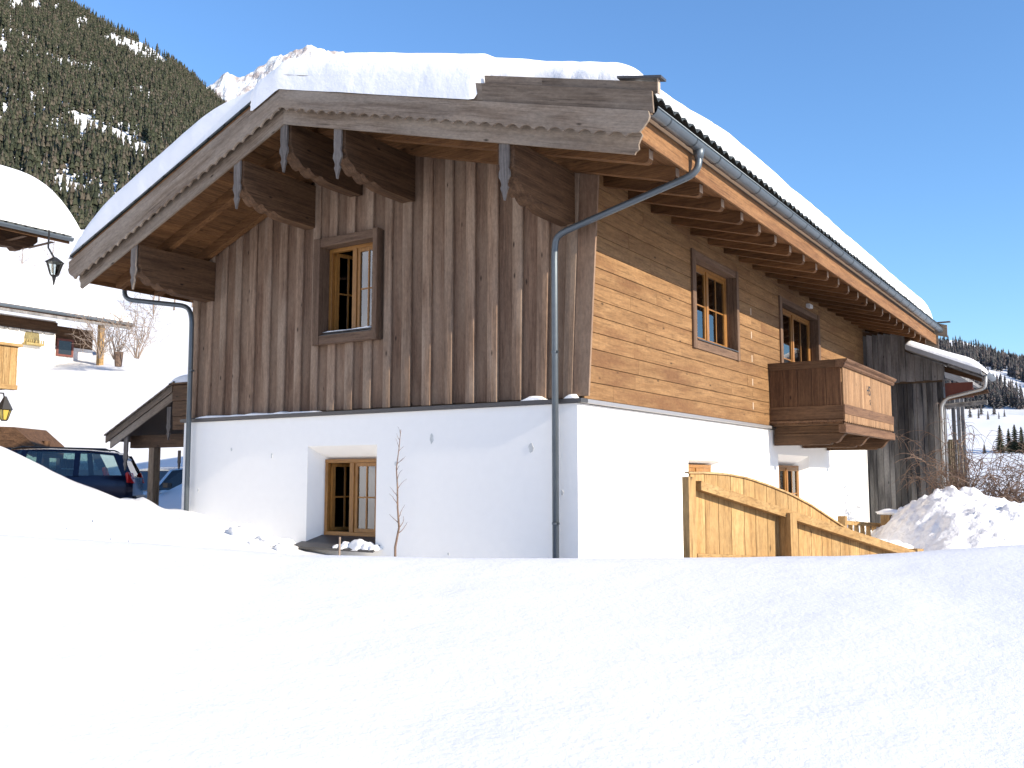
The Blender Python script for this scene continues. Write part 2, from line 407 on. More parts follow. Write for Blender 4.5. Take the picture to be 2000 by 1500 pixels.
PZ = 2.39
LW = (-4.43, -3.12, .58, 1.96, -4.30, -3.24, .70, 1.78)
S1 = (3.30, 4.72, .85, 1.78, 3.42, 4.60, .90, 1.72)
S2 = (7.55, 9.55, .60, 1.95, 7.75, 9.35, .66, 1.76)
wallsheet(G(0), WX0, 0, -1.2, PZ, [LW], .30, 'plaster_wall', 'plaster', house)
wallsheet(W(-.002), .002, YL, -1.2, PZ-.002, [S1, S2], .28, 'plaster_wall', 'plaster', house)
MB().box(WX0+.002, WX0+.3, .302, YL, -1.2, PZ-.004).build('plaster_wall', 'plaster', house)
MB().box(WX0+.004, WX0+.16, .20, YL-.31, PZ+.06, 5.0).build('upper_side_wall', 'beamy', house)
MB().box(WX0+.31, -.29, YL-.3, YL-.004, -1.2, 5.0).build('back_wall', 'inner', house)
MB().box(WX0+.31, -.31, .31, YL-.31, 2.25, 2.37).build('floor', 'inner', house)
MB().box(WX0+.31, -.31, 3.6, 3.7, -1.2, 2.24).build('partition', 'inner', house)
MB().box(WX0+.31, -.31, 4.9, 5.0, 2.38, 5.2).build('partition', 'inner', house)
MB().box(-2.6, -2.5, 5.02, YL-.32, 2.38, 5.2).build('partition', 'inner', house)
# repaired spots on the plaster
for px, py, w, h in ((843, 856, .05, .10), (1037, 875, .06, .09), (531, 890, .03, .06), (452, 878, .03, .04), (773, 906, .03, .05), (1098, 963, .03, .05), (876, 1082, .03, .03), (387, 957, .025, .03)):
    p = gx(px, py, 0); mb = MB(); k = 11
    ring = [(p.x+math.cos(a*6.283/k)*w*rng.uniform(.45, .8), p.z+math.sin(a*6.283/k)*h*rng.uniform(.5, .8)) for a in range(k)]
    mb.prism(ring, -.0035, .002, lambda u, v, a: (u, a, v)).build('plaster_patch', 'patch', house)
# flashing ledge
mb = MB(); mb.board(WX0-.05, .072, -.045, .12, PZ+.005, PZ+.055, 'x', .004); mb.build('flashing', 'flash', house)
mb = MB(); mb.board(-.06, .074, .122, 7.0, PZ+.006, PZ+.054, 'y', .004); mb.build('flashing', plain('sunlit_flashing', (.34, .33, .33), .45, .5), house)  # sunlight put into the colour: paler here, dark where the ledge is shaded
mb = MB(); mb.board(-.06, .074, 7.02, YL, PZ+.006, PZ+.054, 'y', .004); mb.build('flashing', 'flash', house)

# --- windows
def window(f, u0, u1, z0, z1, dep, parent=house, name='window', open_left=False, casing=None, sill=True, door=False, sashes=2):
    """f(u,d,z); frame lies at depth dep behind the face; u0..u1, z0..z1 is the opening"""
    ua = 'x' if abs(f(1, 0, 0)[0]-f(0, 0, 0)[0]) > .5 else 'y'
    w = empty(name, parent=parent)
    fw = .055; d0, d1 = -dep-.07, -dep
    for (a, b, c, e, ax) in ((u0, u1, z1-fw, z1, ua), (u0, u1, z0, z0+fw, ua), (u0, u0+fw, z0+fw+.001, z1-fw-.001, 'z'), (u1-fw, u1, z0+fw+.001, z1-fw-.001, 'z')):
        mbox(MB(), f, a, b, d0, d1, c, e).build('frame', 'frame'+ax, w)
    um = (u0+u1)/2
    mbox(MB(), f, um-.04, um+.04, d0+.01, d1+.012, z0+fw+.001, z1-fw-.001).build('mullion', 'framez', w)
    sw = .05
    for si in range(2):
        a = u0+fw+.003 if si == 0 else um+.043; b = um-.043 if si == 0 else u1-fw-.003
        c, e = z0+fw+.003, z1-fw-.003; y0, y1 = d0+.012, d1-.006
        op = open_left and si == 0
        ff = f
        if op:
            ang = R(72)
            def ff(u, d, z, a=a, y0=y0):
                du = u-a; dd = d-y0
                return f(a+du*math.cos(ang)+dd*math.sin(ang), y0-du*math.sin(ang)+dd*math.cos(ang), z)
        mb = MB()
        def rbox(m, p0, p1, q0, q1, r0, r1):
            return m.add([ff(p0, q0, r0), ff(p1, q0, r0), ff(p1, q1, r0), ff(p0, q1, r0), ff(p0, q0, r1), ff(p1, q0, r1), ff(p1, q1, r1), ff(p0, q1, r1)],
                         [(0, 3, 2, 1), (4, 5, 6, 7), (0, 1, 5, 4), (1, 2, 6, 5), (2, 3, 7, 6), (3, 0, 4, 7)])
        rbox(mb, a, b, y0, y1, c, c+sw+(.25 if door else 0)); rbox(mb, a, b, y0, y1, e-sw, e); rbox(mb, a, a+sw, y0+.001, y1-.001, c, e); rbox(mb, b-sw, b, y0+.001, y1-.001, c, e)
        mb.build('sash', 'framez', w)
        ga, gb, gc, ge = a+sw, b-sw, c+sw+(.25 if door else 0), e-sw
        mm = (ga+gb)/2; hz = (gc+ge)/2 if not door else gc+(ge-gc)*.5
        rbox(MB(), mm-.011, mm+.011, y0+.012, y1-.01, gc, ge).build('muntin', 'framez', w)
        rbox(MB(), ga, gb, y0+.014, y1-.012, hz-.011, hz+.011).build('muntin', 'frame'+ua, w)
        for (p0, p1) in ((ga, mm-.011), (mm+.011, gb)):
            for (r0, r1) in ((gc, hz-.011), (hz+.011, ge)):
                rbox(MB(), p0, p1, y0+.026, y0+.030, r0, r1).build('pane', 'glass', w)
    if casing:
        c0, c1, e0, e1, pr = casing       # outer rectangle and how proud
        for (a, b, c, e, ax) in ((u0, u1, z1, e1, ua), (u0, u1, e0, z0-.0, ua), (c0, u0, e0-.003, e1+.003, 'z'), (u1, c1, e0-.003, e1+.003, 'z')):
            mbox(MB(), f, a, b, -.12, pr if ax == 'z' else pr-.012, c, e).build('casing', 'casing'+ax, w)
        # lining boards between casing and frame
        for (a, b, c, e, ax) in ((u0-.02, u0-.001, z0, z1, 'z'), (u1+.001, u1+.02, z0, z1, 'z'), (u0, u1, z1+.001, z1+.02, ua), (u0, u1, z0-.02, z0-.001, ua)):
            mbox(MB(), f, a, b, -dep-.08, -.121, c, e, .001).build('lining', 'casing'+ax, w)
    if sill:
        zz = z0+.012
        P = [f(u0+.002, -dep, zz+.05), f(u1-.002, -dep, zz+.05), f(u1-.002, .045, zz), f(u0+.002, .045, zz)]
        Q = [(p[0], p[1], p[2]-.018) for p in P]
        MB().add(P+Q, [(0, 1, 2, 3), (7, 6, 5, 4), (0, 4, 5, 1), (1, 5, 6, 2), (2, 6, 7, 3), (3, 7, 4, 0)]).build('sill', 'flash', w)
    return w
UW = (-4.28, -3.26, 3.55, 4.86)
window(G(YF), *UW, .13, open_left=True, casing=(-4.41, -3.175, 3.42, 4.985, .075))
lw = window(G(0), -4.30, -3.24, .70, 1.78, .225, open_left=True, sill=False)
MB().add([(-4.56, -.16, .555), (-3.02, -.16, .555), (-3.06, .22, .70), (-4.44, .22, .70), (-4.56, -.16, .525), (-3.02, -.16, .525), (-3.06, .22, .67), (-4.44, .22, .67)],
         [(0, 1, 2, 3), (7, 6, 5, 4), (0, 4, 5, 1), (1, 5, 6, 2), (2, 6, 7, 3), (3, 7, 4, 0)]).build('sill', 'flash', lw)
XW = .03
window(W(XW), 3.60, 5.36, 3.60, 4.86, .15, casing=(3.46, 5.47, 3.46, 4.97, .035))
DR = (7.86, 10.32, 2.62, 4.84)
window(W(XW), *DR, .15, casing=(7.72, 10.46, 2.60, 4.95, .035), door=True, name='balcony_door', sill=False)
window(W(0), 3.42, 4.60, .90, 1.72, .16, sill=False); window(W(0), 7.75, 9.35, .66, 1.76, .16, sill=False)

# --- gable cladding: under boards and proud cover boards
clad = wallsheet(G(YF+.06), WX0+.02, .0, PZ+.06, 4.92, [(-4.31, -3.23, 3.5, 4.89, -4.31, -3.23, 3.5, 4.89)], .06, 'gable_backing', 'deck', house)
mb = MB()   # upper triangle of the backing, window notch left open
xs = np.concatenate([np.linspace(WX0+.02, RIDGE, 10), np.linspace(RIDGE, 0, 10)[1:]])
for p, q in zip(xs, xs[1:]):
    mb.add([(p, YF+.06, 4.921), (q, YF+.06, 4.921), (q, YF+.06, max(4.93, zs(q)+.02)), (p, YF+.06, max(4.93, zs(p)+.02))], [(0, 1, 2, 3)])
mb.build('gable_backing', 'deck', house)
edges = [-7.05]
while edges[-1] < -.3: edges.append(edges[-1]+.322+.036*(edges[-1]+7.05)/7)
k = (-.12-edges[-1])/(len(edges)-1)
edges = [e+k*i for i, e in enumerate(edges)]
fan = lambda x: max(0, (x+1.6)/1.7)**2.2*.17
def gboard(xa, xb, y0, y1, z0, cover, ztop=None, mat='board'):
    def topz(x): return (zs(x)-.005) if ztop is None else ztop
    c = .012 if cover else .004
    prof = [(xa, y1), (xa, y0+c), (xa+c, y0), ((xa+xb)/2, y0-(.004 if cover else 0)), (xb-c, y0), (xb, y0+c), (xb, y1)]
    vs = []; k = len(prof)
    for lev in (0, 1):
        for x, y in prof:
            z = z0 if lev == 0 else topz(x)
            h = (z-PZ)/(5.25-PZ)
            vs.append((x+fan(x)*min(1.05, max(0, h)), y, z))
    fs = [tuple(range(k))[::-1], tuple(range(k, 2*k))]+[(i, (i+1) % k, k+(i+1) % k, k+i) for i in range(k)]
    MB().add(vs, fs).build('board', mat, clad)
def span(xa, xb, y0, y1, z0, cover, mat):
    m = (xa+xb)/2
    if -4.41 < m < -3.175:
        gboard(xa, xb, y0, y1, z0, cover, 3.425, mat); 
        # part above the window
        def up():
            k = MB(); c = .008
            zb = 4.975
            prof = [(xa, y1), (xa, y0+c), (xa+c, y0), (xb-c, y0), (xb, y0+c), (xb, y1)]; n_ = len(prof)
            vs = [(x, y, zb) for x, y in prof]+[(x, y, zs(x)-.005) for x, y in prof]
            k.add(vs, [tuple(range(n_))[::-1], tuple(range(n_, 2*n_))]+[(i, (i+1) % n_, n_+(i+1) % n_, n_+i) for i in range(n_)])
            k.build('board', mat, clad)
        up()
    else: gboard(xa, xb, y0, y1, z0, cover, None, mat)
allx = [WX0-.02-.1]+edges
for i, e in enumerate(edges+[.105]):
    last = i == len(edges)
    wcov = rng.uniform(.135, .165); zb = PZ+.075+rng.uniform(-.006, .006)
    prev = edges[i-1] if i else WX0-.02
    if last:
        span(prev+.004, .098, YF+.005, YF+.035, zb+.01, False, 'board')
        break
    span(prev-.03, e-wcov+.03, YF+.040, YF+.058, zb+.012, False, 'board')
    span(e-wcov, e, YF, YF+.039, zb, True, 'board2')
# --- side wall of horizontal planks
side = wallsheet(W(XW-.03), .14, YL, PZ+.06, 5.20, [(3.58, 5.38, 3.58, 4.88, 3.58, 5.38, 3.58, 4.88), (7.84, 10.34, 2.60, 4.86, 7.84, 10.34, 2.60, 4.86)], .1, 'plank_backing', 'deck', house)
ops = [(3.46, 5.47, 3.46, 4.97), (7.72, 10.46, 2.60, 4.95)]
z = PZ+.065; row = 0
while z < 5.28:
    h = .2065; z1 = min(z+h-.007, 5.32); cuts = [.118]
    y = .118+rng.uniform(.5, 2.2)
    while y < YL-.6: cuts.append(y); y += rng.uniform(2.6, 6.0)
    cuts.append(YL)
    if row % 2 == 0 and not any(abs(c-6.14) < .4 for c in cuts): cuts.append(6.14); cuts.sort()
    for a, b in zip(cuts, cuts[1:]):
        segs = [(a, b, z, z1)]
        for o in ops:
            new = []
            for (p, q, r0, r1) in segs:
                if q <= o[0] or p >= o[1] or r1 <= o[2]+.01 or r0 >= o[3]-.01: new.append((p, q, r0, r1)); continue
                if p < o[0]: new.append((p, o[0], r0, r1))
                if q > o[1]: new.append((o[1], q, r0, r1))
                m0, m1 = max(p, o[0]), min(q, o[1])
                if r0 < o[2]-.02: new.append((m0, m1, r0, o[2]))
                if r1 > o[3]+.02: new.append((m0, m1, o[3], r1))
            segs = new
        for (p, q, r0, r1) in segs:
            if q-p < .03: continue
            d = rng.uniform(-.002, .002)
            MB().board(XW-.028, XW+d, p+.001, q-.001, r0, r1, 'y', .004).build('plank', 'plank', side)
    if row % 2 == 1 and row < 11: MB().board(XW-.01, XW+.003, 6.12, 6.16, z+.03, z+.15, 'z', .002).build('pale_seam_piece', 'endgrain', side)  # short pale pieces down the plank seam on alternate rows
    z += h; row += 1

# --- roof
roof = empty('roof', parent=house)
YA, YB = -1.30, 16.15
XR, XL = 1.46, -8.18
def slab(o0, o1, y0, y1, xl, xr, name, mat):
    mb = MB()
    prof = [(xl, zs(xl)+o0), (RIDGE, zs(RIDGE)+o0), (xr, zs(xr)+o0), (xr, zs(xr)+o1), (RIDGE, zs(RIDGE)+o1), (xl, zs(xl)+o1)]
    vs = [(x, y0, z) for x, z in prof]+[(x, y1, z) for x, z in prof]
    mb.add(vs, [(0, 1, 4, 5), (1, 2, 3, 4), (6, 11, 10, 7), (7, 10, 9, 8), (0, 6, 7, 1), (1, 7, 8, 2), (2, 8, 9, 3), (3, 9, 10, 4), (4, 10, 11, 5), (5, 11, 6, 0)])
    return mb.build(name, mat, roof)
slab(.024, .34, YA+.004, YB-.004, XL+.004, XR-.032, 'deck', 'deck')
def slopeboard(mb, xa, xb, y0, y1, o0, o1):
    return mb.add([(xa, y0, zs(xa)+o0), (xb, y0, zs(xb)+o0), (xb, y1, zs(xb)+o0), (xa, y1, zs(xa)+o0), (xa, y0, zs(xa)+o1), (xb, y0, zs(xb)+o1), (xb, y1, zs(xb)+o1), (xa, y1, zs(xa)+o1)],
                  [(0, 3, 2, 1), (4, 5, 6, 7), (0, 1, 5, 4), (1, 2, 6, 5), (2, 3, 7, 6), (3, 0, 4, 7)])
x = XL+.01                       # soffit boards over the overhangs, laid along the eave
while x < XR-.05:
    w = .172; xb = min(x+w-.006, XR-.035)
    if x < RIDGE < xb: xb = RIDGE-.001
    if xb < -7.0 or x > -.25: ya, yb = [(YA+.006, YB-.006)][0]
    else: ya, yb = YA+.006, .30
    slopeboard(MB(), x, xb, ya, yb, rng.uniform(0, .003), .022).build('soffit_board', 'soffity', roof)
    x = RIDGE+.001 if xb == RIDGE-.001 else x+w
RW = .052
def rafter(y, xa, xb, right):
    """box along the slope with a rounded tail at the outer end"""
    lo, hi = -.165, -.002
    if right: prof = [(xa, lo), (xb-.05, lo), (xb-.015, lo+.02), (xb, lo+.06), (xb, hi), (xa, hi)]
    else: prof = [(xb, lo), (xb, hi), (xa, hi), (xa, lo+.06), (xa+.015, lo+.02), (xa+.05, lo)]
    MB().prism([(u, zs(u)+v) for u, v in prof], y-RW, y+RW, lambda u, v, a: (u, a, v)).build('rafter', 'soffitx', roof)
    e = xb if right else xa; s_ = 1 if right else -1
    MB().prism([(e+s_*.0006, zs(e)+lo+.062), (e+s_*.003, zs(e)+lo+.064), (e+s_*.003, zs(e)+hi-.004), (e+s_*.0006, zs(e)+hi-.003)], y-RW+.004, y+RW-.004, lambda u, v, a: (u, a, v)).build('rafter_end', 'endgrain', roof)
for kk in range(-2, 22):
    y = .712+.705*kk
    if y > YB-.1: break
    rafter(y, RIDGE+.002 if y < .1 else -.25, 1.31, True)
    rafter(y, -8.05, RIDGE-.002 if y < .1 else -7.0, False)
# fascia and eave trims
MB().board(XR-.03, XR, YA+.004, YB, zs(XR)-.045, zs(XR)+.20, 'y', .004).build('fascia', wood('fascia_wood', (.15, .068, .027), (.25, .13, .055), 'y', .1, 12), roof)
MB().board(XL, XL+.03, YA+.004, YB, zs(XL)-.06, zs(XL)+.17, 'y', .004).build('fascia', 'soffity', roof)
# bargeboards
def ogee_end(sgn, x0, pts): return [(x0+sgn*a, b) for a, b in pts]
def barge(y0, side_, o0, o1, xend, name, mat, scallop=False, end=None, x_in=RIDGE):
    """strip following the slope between offsets o0..o1 from the ridge to xend"""
    xs = np.linspace(x_in, xend, 2) if not scallop else np.linspace(x_in, xend, int(abs(xend-x_in)/.18)*10+1)
    low = []
    for i, xx in enumerate(xs):
        o = o0
        if scallop:
            ph = (abs(xx-x_in) % .18)/.18; o = o0+.052*(abs(math.sin(math.pi*(ph+.15)))**.8)-.026
        low.append((float(xx), zs(float(xx) if abs(xx-RIDGE) > 1e-4 else RIDGE)+o))
    top = [(float(xend), zs(float(xend))+o1), (float(x_in), zs(float(x_in))+o1)]
    if end:
        top = [(float(xend)+a, zs(float(xend)+a)+b) for a, b in end]+[(float(x_in), zs(float(x_in))+o1)]
    th = .028
    poly = low+top
    mb = MB(); k = len(low); vs = []
    # quads: split the strip into columns so concave edges stay clean
    for (yy) in (y0, y0+th):
        vs += [(u, yy, v) for u, v in poly]
    n_ = len(poly)
    mb.add(vs, [tuple(range(n_))[::-1], tuple(range(n_, 2*n_))]+[(i, (i+1) % n_, n_+(i+1) % n_, n_+i) for i in range(n_)])
    me_o = mb.build(name, mat, house)
    bm = bmesh.new(); bm.from_mesh(me_o.data); bmesh.ops.triangulate(bm, faces=[f_ for f_ in bm.faces if len(f_.verts) > 4]); bm.to_mesh(me_o.data); bm.free()
    return me_o
def turn_grain(m, ang):
    n = m.node_tree.nodes; l = m.node_tree.links
    src = next(nd for nd in n if nd.type == 'VECT_MATH' and nd.operation == 'ADD')
    r_ = n.new('ShaderNodeMapping'); r_.inputs['Rotation'].default_value = (0, ang, 0)
    outs = [k.to_socket for k in list(src.outputs[0].links)]
    l.new(src.outputs[0], r_.inputs[0])
    for q in outs: l.new(r_.outputs[0], q)
def slopewood(name, ang):
    m = M['bargex'].copy(); m.name = name
    turn_grain(m, ang)
    return m
M['bargeR'] = slopewood('grey_bargeboard_right', -math.atan(SR)); M['bargeL'] = slopewood('grey_bargeboard_left', math.atan(SL))
M['bargeU'] = M['bargeR']
ER = [(.03, -.02), (.07, .03), (.12, .09), (.14, .15), (.13, .205)]
barge(-1.33, 'r', -.23, .02, 1.42, 'lower_bargeboard', 'bargeR', end=[(.015, -.20), (.05, -.17), (.045, -.12), (.07, -.06), (.09, -.02), (.06, .02)])
barge(-1.425, 'r', -.055, .205, 1.47, 'scalloped_bargeboard', 'bargeR', True, end=[(.05, -.02), (.10, .04), (.145, .10), (.165, .15), (.15, .205)])
barge(-1.33, 'l', -.23, .02, -8.07, 'lower_bargeboard', 'bargeL', end=[(-.03, -.19), (-.03, -.12), (-.07, -.05), (-.05, .02)])
barge(-1.425, 'l', -.08, .18, -8.10, 'scalloped_bargeboard', 'bargeL', True, end=[(-.05, -.02), (-.12, .04), (-.17, .10), (-.20, .18)])
# upper bargeboards lean outwards a little
def upper(xa, xb, o0, o1, y0, y1, mat, name, joints=()):
    xs = [xa, *joints, xb]
    for p, q in zip(xs, xs[1:]):
        pts = []
        for xx in (p, q):
            z0_, z1_ = zs(xx)+o0, zs(xx)+o1
            pts += [(xx, y0, z0_), (xx, y1, z1_), (xx, y1+.03, z1_), (xx, y0+.03, z0_)]
        MB().add(pts, [(0, 1, 2, 3), (7, 6, 5, 4), (0, 4, 5, 1), (1, 5, 6, 2), (2, 6, 7, 3), (3, 7, 4, 0)]).build(name, mat, house)
upper(RIDGE, 1.66, .20, .415, -1.39, -1.42, 'bargeR', 'upper_bargeboard', joints=(-.4,))
upper(-8.33, RIDGE, .175, .31, -1.39, -1.40, 'bargeL', 'upper_bargeboard')
upper(-8.36, RIDGE, .312, .43, -1.30, -1.315, 'soffitx', 'upper_bargeboard')
upper(-.40, 1.70, .417, .525, -1.345, -1.365, M['bargeR'], 'verge_board', joints=(.35, 1.02))
MB().add([(1.28, -1.42, zs(1.28)+.528), (1.76, -1.42, zs(1.76)+.555), (1.76, -1.29, zs(1.76)+.555), (1.28, -1.29, zs(1.28)+.528), (1.28, -1.42, zs(1.28)+.553), (1.76, -1.42, zs(1.76)+.58), (1.76, -1.29, zs(1.76)+.58), (1.28, -1.29, zs(1.28)+.553)],
         [(0, 3, 2, 1), (4, 5, 6, 7), (0, 1, 5, 4), (1, 2, 6, 5), (2, 3, 7, 6), (3, 0, 4, 7)]).build('verge_cap', 'flash', house)
MB().board(1.702, 1.716, -1.385, -1.335, zs(1.7)+.40, zs(1.7)+.55, 'z', .003).build('verge_end', 'endgrain', house)
# far verge
for o0, o1, xe, yy in ((-.2, .2, 1.5, YB+.01), (.2, .52, 1.72, YB+.03)):
    upper(RIDGE, xe, o0, o1, yy, yy+.02, 'bargeR', 'far_bargeboard')
upper(-8.1, RIDGE, -.2, .4, YB+.01, YB+.02, 'bargeL', 'far_bargeboard')
MB().board(1.40, 1.80, YB-.02, YB+.12, zs(1.6)+.55, zs(1.6)+.575, 'x', .003).build('verge_cap', 'flash', house)
# roof tiles: eave row and the stepped verge on the left
tile = MB()
seg = 6; prof = [(-.105+.21*i/seg, .055*math.sin(math.pi*i/seg)+.0) for i in range(seg+1)]
vs = []
for (dx_, dz_) in ((.0, 0), (-.42, .42*SR)):
    vs += [(dx_, a, b+dz_) for a, b in prof]+[(dx_, a, b-.022+dz_) for a, b in prof]
n1 = seg+1
fs = [(i, i+1, 2*n1+i+1, 2*n1+i) for i in range(seg)]+[(n1+i, 3*n1+i, 3*n1+i+1, n1+i+1) for i in range(seg)]+[(i, n1+i, n1+i+1, i+1) for i in range(seg)]
fs += [(0, 2*n1, 3*n1, n1), (seg, n1+seg, 3*n1+seg, 2*n1+seg)]
tile.add(vs, fs); tme = tile.mesh('roof_tile', False); tme.materials.append(M['tile'])
for i in range(83):
    o = bpy.data.objects.new('roof_tile', tme); COL.objects.link(o); o.parent = roof
    o.location = (1.57+rng.uniform(-.008, .008), YA+.13+.209*i, zs(1.54)+.43+rng.uniform(-.004, .004))
for i in range(15):
    xa = -8.40+.325*i
    slopeboard(MB(), xa, xa+.36, -1.345, -1.0, .435+rng.uniform(-.004, .004), .465).build('verge_tile', 'tile', roof)
# consoles (carved purlin ends) with hanging pendants
PX = [(-6.80, .20), (-4.56, .20), (-3.66, .20), (-2.69, .20), (-.17, .22)]
cons = [(-1.27, 0), (-1.27, -.30), (-1.235, -.345), (-1.225, -.40), (-1.17, -.445), (-1.13, -.455), (-1.10, -.49), (-1.05, -.535), (-.99, -.55), (-.965, -.525), (-.93, -.525), (-.90, -.56), (-.83, -.595), (-.77, -.595), (-.745, -.575), (-.70, -.575), (-.66, -.60), (-.55, -.625), (-.30, -.63), (YF+.03, -.63), (YF+.03, 0)]
pend = [(-.05, .0), (-.05, -.28), (-.043, -.36), (-.056, -.40), (-.058, -.45), (-.040, -.49), (-.028, -.53), (-.030, -.56), (-.042, -.575), (-.030, -.61), (-.020, -.64), (-.005, -.72)]
pend = [(a*1.25, b) for a, b in pend]
pend = pend+[(-a, b) for a, b in pend[::-1]]
def pendant(x, y, ztop, parent, sc=1.):
    MB().prism([(x+a*sc, ztop+b*sc) for a, b in pend], y, y+.028, lambda u, v, a: (u, a, v)).build('pendant', 'pendant', parent)
for x, w in PX:
    zt = min(zs(x-w/2), zs(x+w/2))-.166
    c = empty('purlin_console', parent=house)
    MB().prism([(a, zt+b) for a, b in cons], x-w/2, x+w/2, lambda u, v, a: (a, u, v)).build('console', 'beamy', c)
    MB().board(x-w/2+.01, x+w/2-.01, YF+.035, 1.0, zt-.3, zt, 'y', .004).build('purlin', 'beamy', c)
    pendant(x, -1.310, zs(x)-.15, c)
# trim under the roof along the top of the gable boards
for xa, xb, mt in ((WX0-.1, RIDGE-.01, 'beamx'), (RIDGE+.01, .02, 'beamx')):
    slopeboard(MB(), xa, xb, YF-.10, YF-.005, -.15, -.004).build('gable_trim', mt, house)
# carved corbel at the far corner
MB().prism([(.03, 4.6), (.10, 4.55), (.22, 4.72), (.17, 4.85), (.34, 4.98), (.40, 5.12), (.03, 5.12)], 14.5, 14.62, lambda u, v, a: (u, a, v)).build('corbel', 'beamx', house)
# wall lamp over the balcony door
MB().board(XW+.002, XW+.09, 9.55, 9.75, 5.0, 5.08, 'y', .01).build('wall_lamp', plain('lamp_white', (.8, .8, .8), .3), house)

# --- gutters and downpipes
def gutter(x0, y0, y1, z0, z1, r, name_parent, ring=.7):
    g = empty('gutter', parent=house); mb = MB(); n_ = 10; vs = []
    for (yy, zz) in ((y0, z0), (y1, z1)):
        for rad in (r, r-.006):
            vs += [(x0-rad*math.cos(math.pi*i/n_), yy, zz-rad*math.sin(math.pi*i/n_)) for i in range(n_+1)]
    k = n_+1
    fs = [(i, i+1, 2*k+i+1, 2*k+i) for i in range(n_)]+[(k+i, 3*k+i, 3*k+i+1, k+i+1) for i in range(n_)]
    for b in (0, 2*k): fs += [(b+i, b+k+i, b+k+i+1, b+i+1) for i in range(n_)]
    fs += [(0, 2*k, 3*k, k), (n_, k+n_, 3*k+n_, 2*k+n_)]
    mb.add(vs, fs).build('channel', 'zinc', g, auto=40)
    bead = x0+r
    MB().tube([(x0+r, y0, z0), (x0+r, y1, z1)], .011, 6).build('bead', 'zinc', g, smooth=True)
    y = y0+.35
    while y < y1:
        zz = z0+(z1-z0)*(y-y0)/(y1-y0); m2 = MB(); vs = []
        for yy in (y-.012, y+.012):
            for rad in (r+.004, r+.0005): vs += [(x0-rad*math.cos(math.pi*i/n_), yy, zz-rad*math.sin(math.pi*i/n_)) for i in range(n_+1)]
        fs = [(i, i+1, 2*k+i+1, 2*k+i) for i in range(n_)]
        fs += [(i, k+i, k+i+1, i+1) for i in range(n_)]+[(2*k+i, 2*k+i+1, 3*k+i+1, 3*k+i) for i in range(n_)]
        m2.add(vs, fs).build('gutter_ring', 'zincd', g)
        y += ring
    return g
gutter(1.565, YA+.06, YB-.03, 5.215, 5.285, .078, 'r')
gutter(-8.27, YA+.06, YB-.03, zs(XL)+.13, zs(XL)+.22, .078, 'l')
def pipe(path, r, clampz, name='downpipe'):
    p_ = empty(name, parent=house)
    MB().tube(path, r, 14, True, .16).build('pipe', 'zinc', p_, smooth=True)
    for z_ in clampz:
        a = path[-1]; MB().tube([(a[0], a[1], z_-.012), (a[0], a[1], z_+.012)], r+.006, 14).build('pipe_clamp', 'zinc', p_)
        MB().board(a[0]+r*.7, a[0]+r*.7+.03, a[1]-r*.8, a[1]-r*.8+.02, z_-.012, z_+.012, 'x', .002).build('clamp_bolt', 'zincd', p_)
    return p_
o0 = rx(1358, 285, 1.56); 
pA = Vector((1.565, .02, 5.16)); pB = Vector((1.565, .0, 4.90))
pipe([pA, pB, (-.20, -.12, 4.42), (-.235, -.12, 4.25), (-.235, -.12, -.5)], .040, [3.0, .98])
MB().tube([(1.565, .02, 5.20), (1.565, .02, 5.04)], [.075, .043], 14).build('gutter_outlet', 'zinc', house, smooth=True)
q0 = gx(268, 560, -.45); q1 = gx(274, 577, -.45)
pipe([(-8.27, -.45, zs(XL)+.08), (-8.25, -.45, q1.z-.02), (-7.07, -.12, gx(360, 601, -.12).z+.02), (-6.95, -.12, gx(373, 612, -.12).z-.05), (-6.91, -.12, -.3)], .038, [3.2])

# --- balcony
bal = empty('balcony', parent=house)
BX = 1.30; B0, B1 = 7.03, 11.05
nb = 5; wb = (BX-.04)/nb
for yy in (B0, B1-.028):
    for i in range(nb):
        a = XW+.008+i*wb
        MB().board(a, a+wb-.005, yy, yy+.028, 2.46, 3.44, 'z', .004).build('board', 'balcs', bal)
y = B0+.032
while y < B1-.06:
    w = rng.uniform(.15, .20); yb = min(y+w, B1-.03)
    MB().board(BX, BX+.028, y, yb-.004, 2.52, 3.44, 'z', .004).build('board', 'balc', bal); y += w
# rails
def mould(y0, y1, x0):   # front rail with a stepped profile
    MB().prism([(x0-.10, 3.44), (x0+.03, 3.44), (x0+.055, 3.47), (x0+.05, 3.50), (x0+.085, 3.53), (x0+.10, 3.555), (x0+.10, 3.575), (x0-.10, 3.575)], y0, y1, lambda u, v, a: (u, a, v)).build('handrail', 'balcx', bal)
mould(B0-.06, B1+.06, BX+.028)
for yy, s_ in ((B0, -1), (B1, 1)):
    MB().prism([(yy-s_*.10, 3.442), (yy+s_*.01, 3.442), (yy+s_*.03, 3.50), (yy+s_*.055, 3.55), (yy+s_*.055, 3.572), (yy-s_*.10, 3.572)], XW+.005, BX-.08, lambda u, v, a: (a, u, v)).build('handrail', 'beamx', bal)
MB().board(XW+.005, BX+.03, B0-.022, B0-.002, 2.53, 2.775, 'x', .004).build('side_plank', 'beamx', bal)
MB().board(XW+.005, BX+.045, B0-.05, B0-.002, 2.49, 2.522, 'x', .004).build('ledge', 'balcx', bal)
MB().board(BX+.03, BX+.052, B0-.02, B1+.01, 2.62, 2.79, 'y', .004).build('front_plank', 'balcx', bal)
n_ = 26; wt = (B1-B0)/n_
